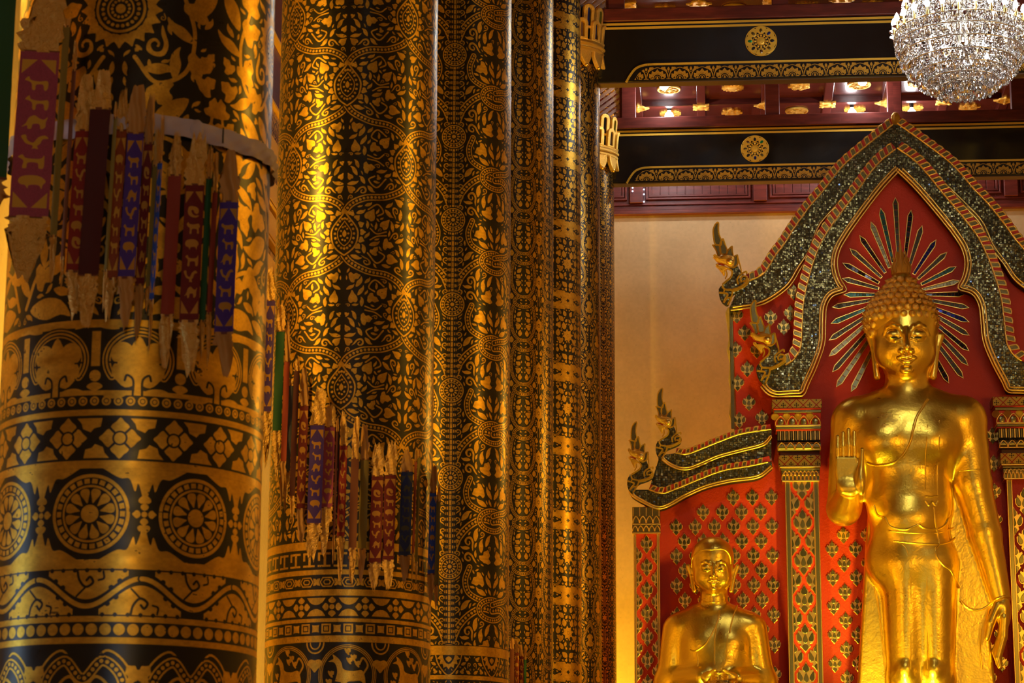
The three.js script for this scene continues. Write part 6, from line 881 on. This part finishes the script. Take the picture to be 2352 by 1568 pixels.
function banner(n, name, label, mat, uL, uR, vs, seed, { off = 0.035, lean = 0, twist = 0, foilMat = foil, group } = {}) {
  const R = rng(seed), [v0, v1, v2, v3] = vs, uc = (uL + uR) / 2, B = onColumn(n, uc, (v1 + v2) / 2, off), Y = (v) => at(uc, v, B.z).y, w = (uR - uL) / (FOCAL / Math.hypot(B.x, B.z)) / 2, view = Math.atan2(-B.x, -B.z) + twist, rx = Math.cos(view), rz = -Math.sin(view), nx = Math.sin(view), nz = Math.cos(view);
  const t = thing(name, label, 'banner', [B.x, Y(v0), B.z], group ?? (n === 0 ? 'prayer banners round the nearest column' : n === 1 ? 'prayer banners round the second column' : 'prayer banners round the fourth column')), ph = R() * 6, yA = Y(v0), yB = Y(v3), pxm = FOCAL / -B.z;
  const drift = (y) => lean / pxm * (yA - y) / (yA - yB), wave = (y, f) => 0.007 * Math.sin(y * 9 + ph) + 0.004 * Math.sin(y * 23 + ph * 2) + 0.006 * f * f * Math.sin(y * 5 + ph) + 0.004 * f;
  const strip = (ya, yb, prof, rows, jag) => { const pos = [], uv = [], idx = [], C = 6; const jl = [], jr = []; for (let j = 0; j <= rows; j++) { jl.push(jag * (R() - 0.5)); jr.push(jag * (R() - 0.5)); }
    for (let j = 0; j <= rows; j++) { const tt = j / rows, y = lerp(ya, yb, tt), k = prof(tt), a = -k + jl[j] * k, b = k + jr[j] * k; for (let i = 0; i <= C; i++) { const f = lerp(a, b, i / C), x = f * w + drift(y), q = wave(y, f); pos.push(B.x + rx * x + nx * q, y, B.z + rz * x + nz * q); uv.push((f + 1) / 2, 1 - tt); } }
    for (let j = 0; j < rows; j++) for (let i = 0; i < C; i++) { const a = j * (C + 1) + i, b = a + C + 1; idx.push(a, b, a + 1, a + 1, b, b + 1); } const g = new THREE.BufferGeometry(); g.setAttribute('position', new THREE.Float32BufferAttribute(pos, 3)); g.setAttribute('uv', new THREE.Float32BufferAttribute(uv, 2)); g.setIndex(idx); g.computeVertexNormals(); return g; };
  part('strip', strip(Y(v1), Y(v2), () => 1, 18, 0.03), mat, t);
  // torn foil ends: each column of the weave ends at its own height
  const ragged = (ya, yb, peaks) => { const C = 14, rowsN = 9, pos = [], uv = [], idx = [], wid = [1], side = [0]; for (let j = 1; j <= rowsN; j++) { wid.push(1 + 0.34 * (R() - 0.5)); side.push(0.3 * (R() - 0.5)); } const tooth = [], edge = []; for (let i = 0; i <= C; i++) { const f = i / C * 2 - 1; tooth.push(clamp((1 - Math.pow(Math.abs(f - peaks[0]), peaks[1])) * (0.84 + 0.16 * Math.abs(((i * peaks[2]) % 4) / 2 - 1)) + 0.09 * (R() - 0.5), peaks[3], 1)); edge.push(0.05 * (R() - 0.5)); }
    for (let j = 0; j <= rowsN; j++) for (let i = 0; i <= C; i++) { const f = (i / C * 2 - 1) * wid[j] * (1 + edge[(j * 3 + i) % C]) + side[j], y = ya + (yb - ya) * tooth[i] * j / rowsN, q = wave(y, f) + 0.004 * Math.sin(y * 31 + i * 0.7 + ph); pos.push(B.x + rx * (f * w + drift(y)) + nx * q, y, B.z + rz * (f * w + drift(y)) + nz * q); uv.push(f * w, y); }
    for (let j = 0; j < rowsN; j++) for (let i = 0; i < C; i++) { const a = j * (C + 1) + i, b = a + C + 1; idx.push(a, b, a + 1, a + 1, b, b + 1); } const g = new THREE.BufferGeometry(); g.setAttribute('position', new THREE.Float32BufferAttribute(pos, 3)); g.setAttribute('uv', new THREE.Float32BufferAttribute(uv, 2)); g.setIndex(idx); g.computeVertexNormals(); return g; };
  if (v1 - v0 > 6) part('foil_head', ragged(Y(v1) - 0.003, Y(v0), [(R() - 0.5) * 0.5, 4 + R() * 4, 2 + Math.floor(R() * 3), 0.5]), foilMat, t);
  if (v3 - v2 > 6) part('foil_tail', ragged(Y(v2) + 0.003, Y(v3), [(R() - 0.5) * 0.8, 1.6 + R() * 1.6, 2 + Math.floor(R() * 3), 0.3]), foilMat, t);
  for (const y of [Y(v1), Y(v2)]) part('border', strip(y + 0.004, y - 0.004, () => 1.01, 1, 0), BM.brown, t);
}
const near = 'prayer_banner';
banner(0, near, 'dark green banner at the left edge of the picture', BM.green, -60, 30, [-160, -120, 408, 560], 1, { off: 0.12, foilMat: foilDull });
banner(0, near, 'wide dusky purple banner printed with gold animals at the far left', BM.purple, 40, 131, [-30, 116, 496, 655], 2, { off: 0.1, lean: -14 });
banner(0, near, 'thin olive ribbon just right of the wide purple banner', BM.olive, 134, 150, [40, 60, 540, 650], 3, { lean: -10, off: 0.06 });
banner(0, near, 'thin brown ribbon between the olive ribbon and the red banner', BM.brown, 156, 166, [90, 160, 590, 660], 4, { lean: -8 });
banner(0, near, 'red banner with worn gold dots left of the near-black maroon one', BM.red, 168, 204, [170, 300, 622, 740], 5, { lean: -12 });
banner(0, near, 'near-black maroon banner without print on the nearest column', BM.darkMaroon, 201, 249, [160, 250, 632, 755], 6, { off: 0.09, lean: -18 });
banner(0, near, 'thin olive ribbon right of the near-black maroon banner', BM.olive, 254, 263, [230, 270, 620, 720], 7, { lean: -10, off: 0.085 });
banner(0, near, 'narrow orange banner printed in gold left of the violet one', BM.orange, 262, 287, [200, 298, 640, 745], 8, { lean: -14, off: 0.03 });
banner(0, near, 'violet banner with faded animals in the middle of the nearest column', BM.violet, 288, 327, [196, 304, 638, 765], 9, { off: 0.08, lean: -14, foilMat: foilDull });
banner(0, near, 'narrow maroon banner right of the faded violet one', BM.maroon, 327, 348, [210, 330, 655, 790], 10, { lean: -14, foilMat: foilDull });
banner(0, near, 'thin olive ribbon left of the twisted blue ribbon', BM.olive, 347, 360, [290, 380, 660, 720], 11, { lean: -8, off: 0.018 });
banner(0, near, 'thin twisted blue ribbon with gold tip on the nearest column', BM.blue, 359, 370, [255, 372, 690, 805], 12, { off: 0.06, lean: -14 });
banner(0, near, 'plain brick red banner left of the maroon animal print', BM.plainRed, 382, 413, [300, 402, 726, 850], 13, { lean: -10 });
banner(0, near, 'maroon banner with gold animals below the grey cloth band', BM.maroon, 421, 466, [302, 422, 738, 868], 14, { off: 0.08, lean: -6 });
banner(0, near, 'thin green ribbon right of the maroon animal print', BM.green, 469, 483, [330, 408, 736, 830], 15, { lean: -8 });
banner(0, near, 'thin maroon ribbon between green ribbon and violet banner', BM.plainRed, 485, 497, [350, 440, 720, 850], 16, { lean: -8 });
banner(0, near, 'violet banner with dim animals, rightmost on the nearest column', BM.violet, 501, 545, [345, 462, 766, 868], 17, { off: 0.06, lean: -6, foilMat: foilDull });
const b2nd = [
  ['deep violet banner in the gap between the two nearest columns', BM.violet, 607, 630, [610, 690, 946, 1080]], ['green banner at the left side of the second column', BM.green, 632, 652, [690, 760, 990, 1105]], ['plain red ribbon right of the green banner', BM.plainRed, 651, 664, [730, 830, 1060, 1180]], ['slate grey pointed ribbon on the second column', BM.slate, 657, 672, [870, 885, 1082, 1180]], ['narrow near-black maroon ribbon right of the slate ribbon', BM.darkMaroon, 672, 685, [820, 850, 1140, 1200]],
  ['narrow maroon banner with gold animals left of the bright violet one', BM.maroon, 687, 707, [845, 930, 1168, 1245]], ['bright violet banner with gold animals on the second column', BM.violet, 711, 744, [890, 975, 1202, 1292]], ['mauve banner partly behind the bright violet one', BM.purple, 744, 769, [925, 980, 1165, 1280]], ['narrow dark ribbon right of the mauve banner', BM.darkMaroon, 770, 776, [960, 990, 1230, 1300]], ['narrow red and gold banner in the middle of the second column', BM.red, 779, 797, [940, 1022, 1232, 1335]], ['brown banner right of the narrow red and gold one', BM.brown, 806, 824, [955, 1052, 1260, 1345]],
  ['olive banner left of the twin maroon banners', BM.olive, 828, 847, [975, 1055, 1260, 1340]], ['left one of the twin maroon banners with gold animals', BM.maroon, 853, 881, [1015, 1092, 1292, 1358]], ['right one of the twin maroon banners with bright gold animals', BM.maroon, 883, 910, [1010, 1090, 1286, 1358]], ['dark slate blue banner right of the twin maroon banners', BM.navy, 921, 948, [1030, 1082, 1276, 1345]], ['thin pale red ribbon right of the dark slate blue banner', BM.paleRed, 951, 957, [1030, 1060, 1270, 1340]], ['thin olive ribbon near the right side of the second column', BM.olive, 958, 965, [1030, 1050, 1290, 1340]], ['blue banner with gold head at the right edge of the second column', BM.blue, 987, 1003, [1062, 1130, 1318, 1395]], ['olive ribbon behind the blue banner at the column edge', BM.olive, 1002, 1012, [1110, 1150, 1345, 1400]]];
b2nd.forEach(([label, m, a, b, v], i) => banner(1, near, label, m, a, b, v, 30 + i, { off: i === 6 ? 0.07 : i === 13 ? 0.095 : i % 2 ? 0.03 : 0.05, lean: -5, foilMat: i % 3 === 2 ? foilDull : foil }));
[['brown ribbon at the foot of the fourth column', BM.brown, 1171, 1181], ['orange-brown ribbon at the foot of the fourth column', BM.orange, 1182, 1192], ['maroon ribbon at the foot of the fourth column', BM.maroon, 1193, 1202], ['green ribbon at the foot of the fourth column', BM.green, 1203, 1209]].forEach(([l, m, a, b], i) => banner(3, near, l, m, a, b, [1462 + 8 * i, 1490 + 8 * i, 1640, 1690], 60 + i, { foilMat: foilDull }));
// grey cloth band tied round the nearest column
{ const n = 0, v = 303, y = 4.363 - v * 0.00137, t = thing('cloth_band', 'grey white cloth band tied round the nearest column', 'cloth', [COLX, y, colZ(0)]), S = 120, pos = [], idx = [], uv = []; const rows = 8;
  for (let j = 0; j <= rows; j++) for (let i = 0; i <= S; i++) { const a = i / S * 2 * PI, f = j / rows - 0.5, r = RAD + 0.014 + 0.005 * Math.sin(a * 19 + f * 5) + 0.004 * Math.sin(a * 41 - f * 9) + 0.006 * Math.cos(f * PI), yy = y + f * 0.062 + 0.006 * Math.sin(a * 5); pos.push(COLX + r * Math.sin(a), yy, colZ(0) + r * Math.cos(a)); uv.push(a, f); }
  for (let j = 0; j < rows; j++) for (let i = 0; i < S; i++) { const a = j * (S + 1) + i, b = a + S + 1; idx.push(a, a + 1, b + 1, a, b + 1, b); } const g = new THREE.BufferGeometry(); g.setAttribute('position', new THREE.Float32BufferAttribute(pos, 3)); g.setAttribute('uv', new THREE.Float32BufferAttribute(uv, 2)); g.setIndex(idx); g.computeVertexNormals(); const m = cloth({ color: col([0.62, 0.53, 0.53]) }); part('band', g, m, t);
  const k = onColumn(0, 452, 295, 0.02); k.y = y; part('knot', ball(k, 0.022, 0.034, 0.016), m, t);
  const q = onColumn(0, 512, 330, 0.022); part('seam', tube([V3(q.x, y + 0.026, q.z), V3(q.x, y - 0.026, q.z)], 0.0025), M.dark, t); }
renderer.render(scene, camera);
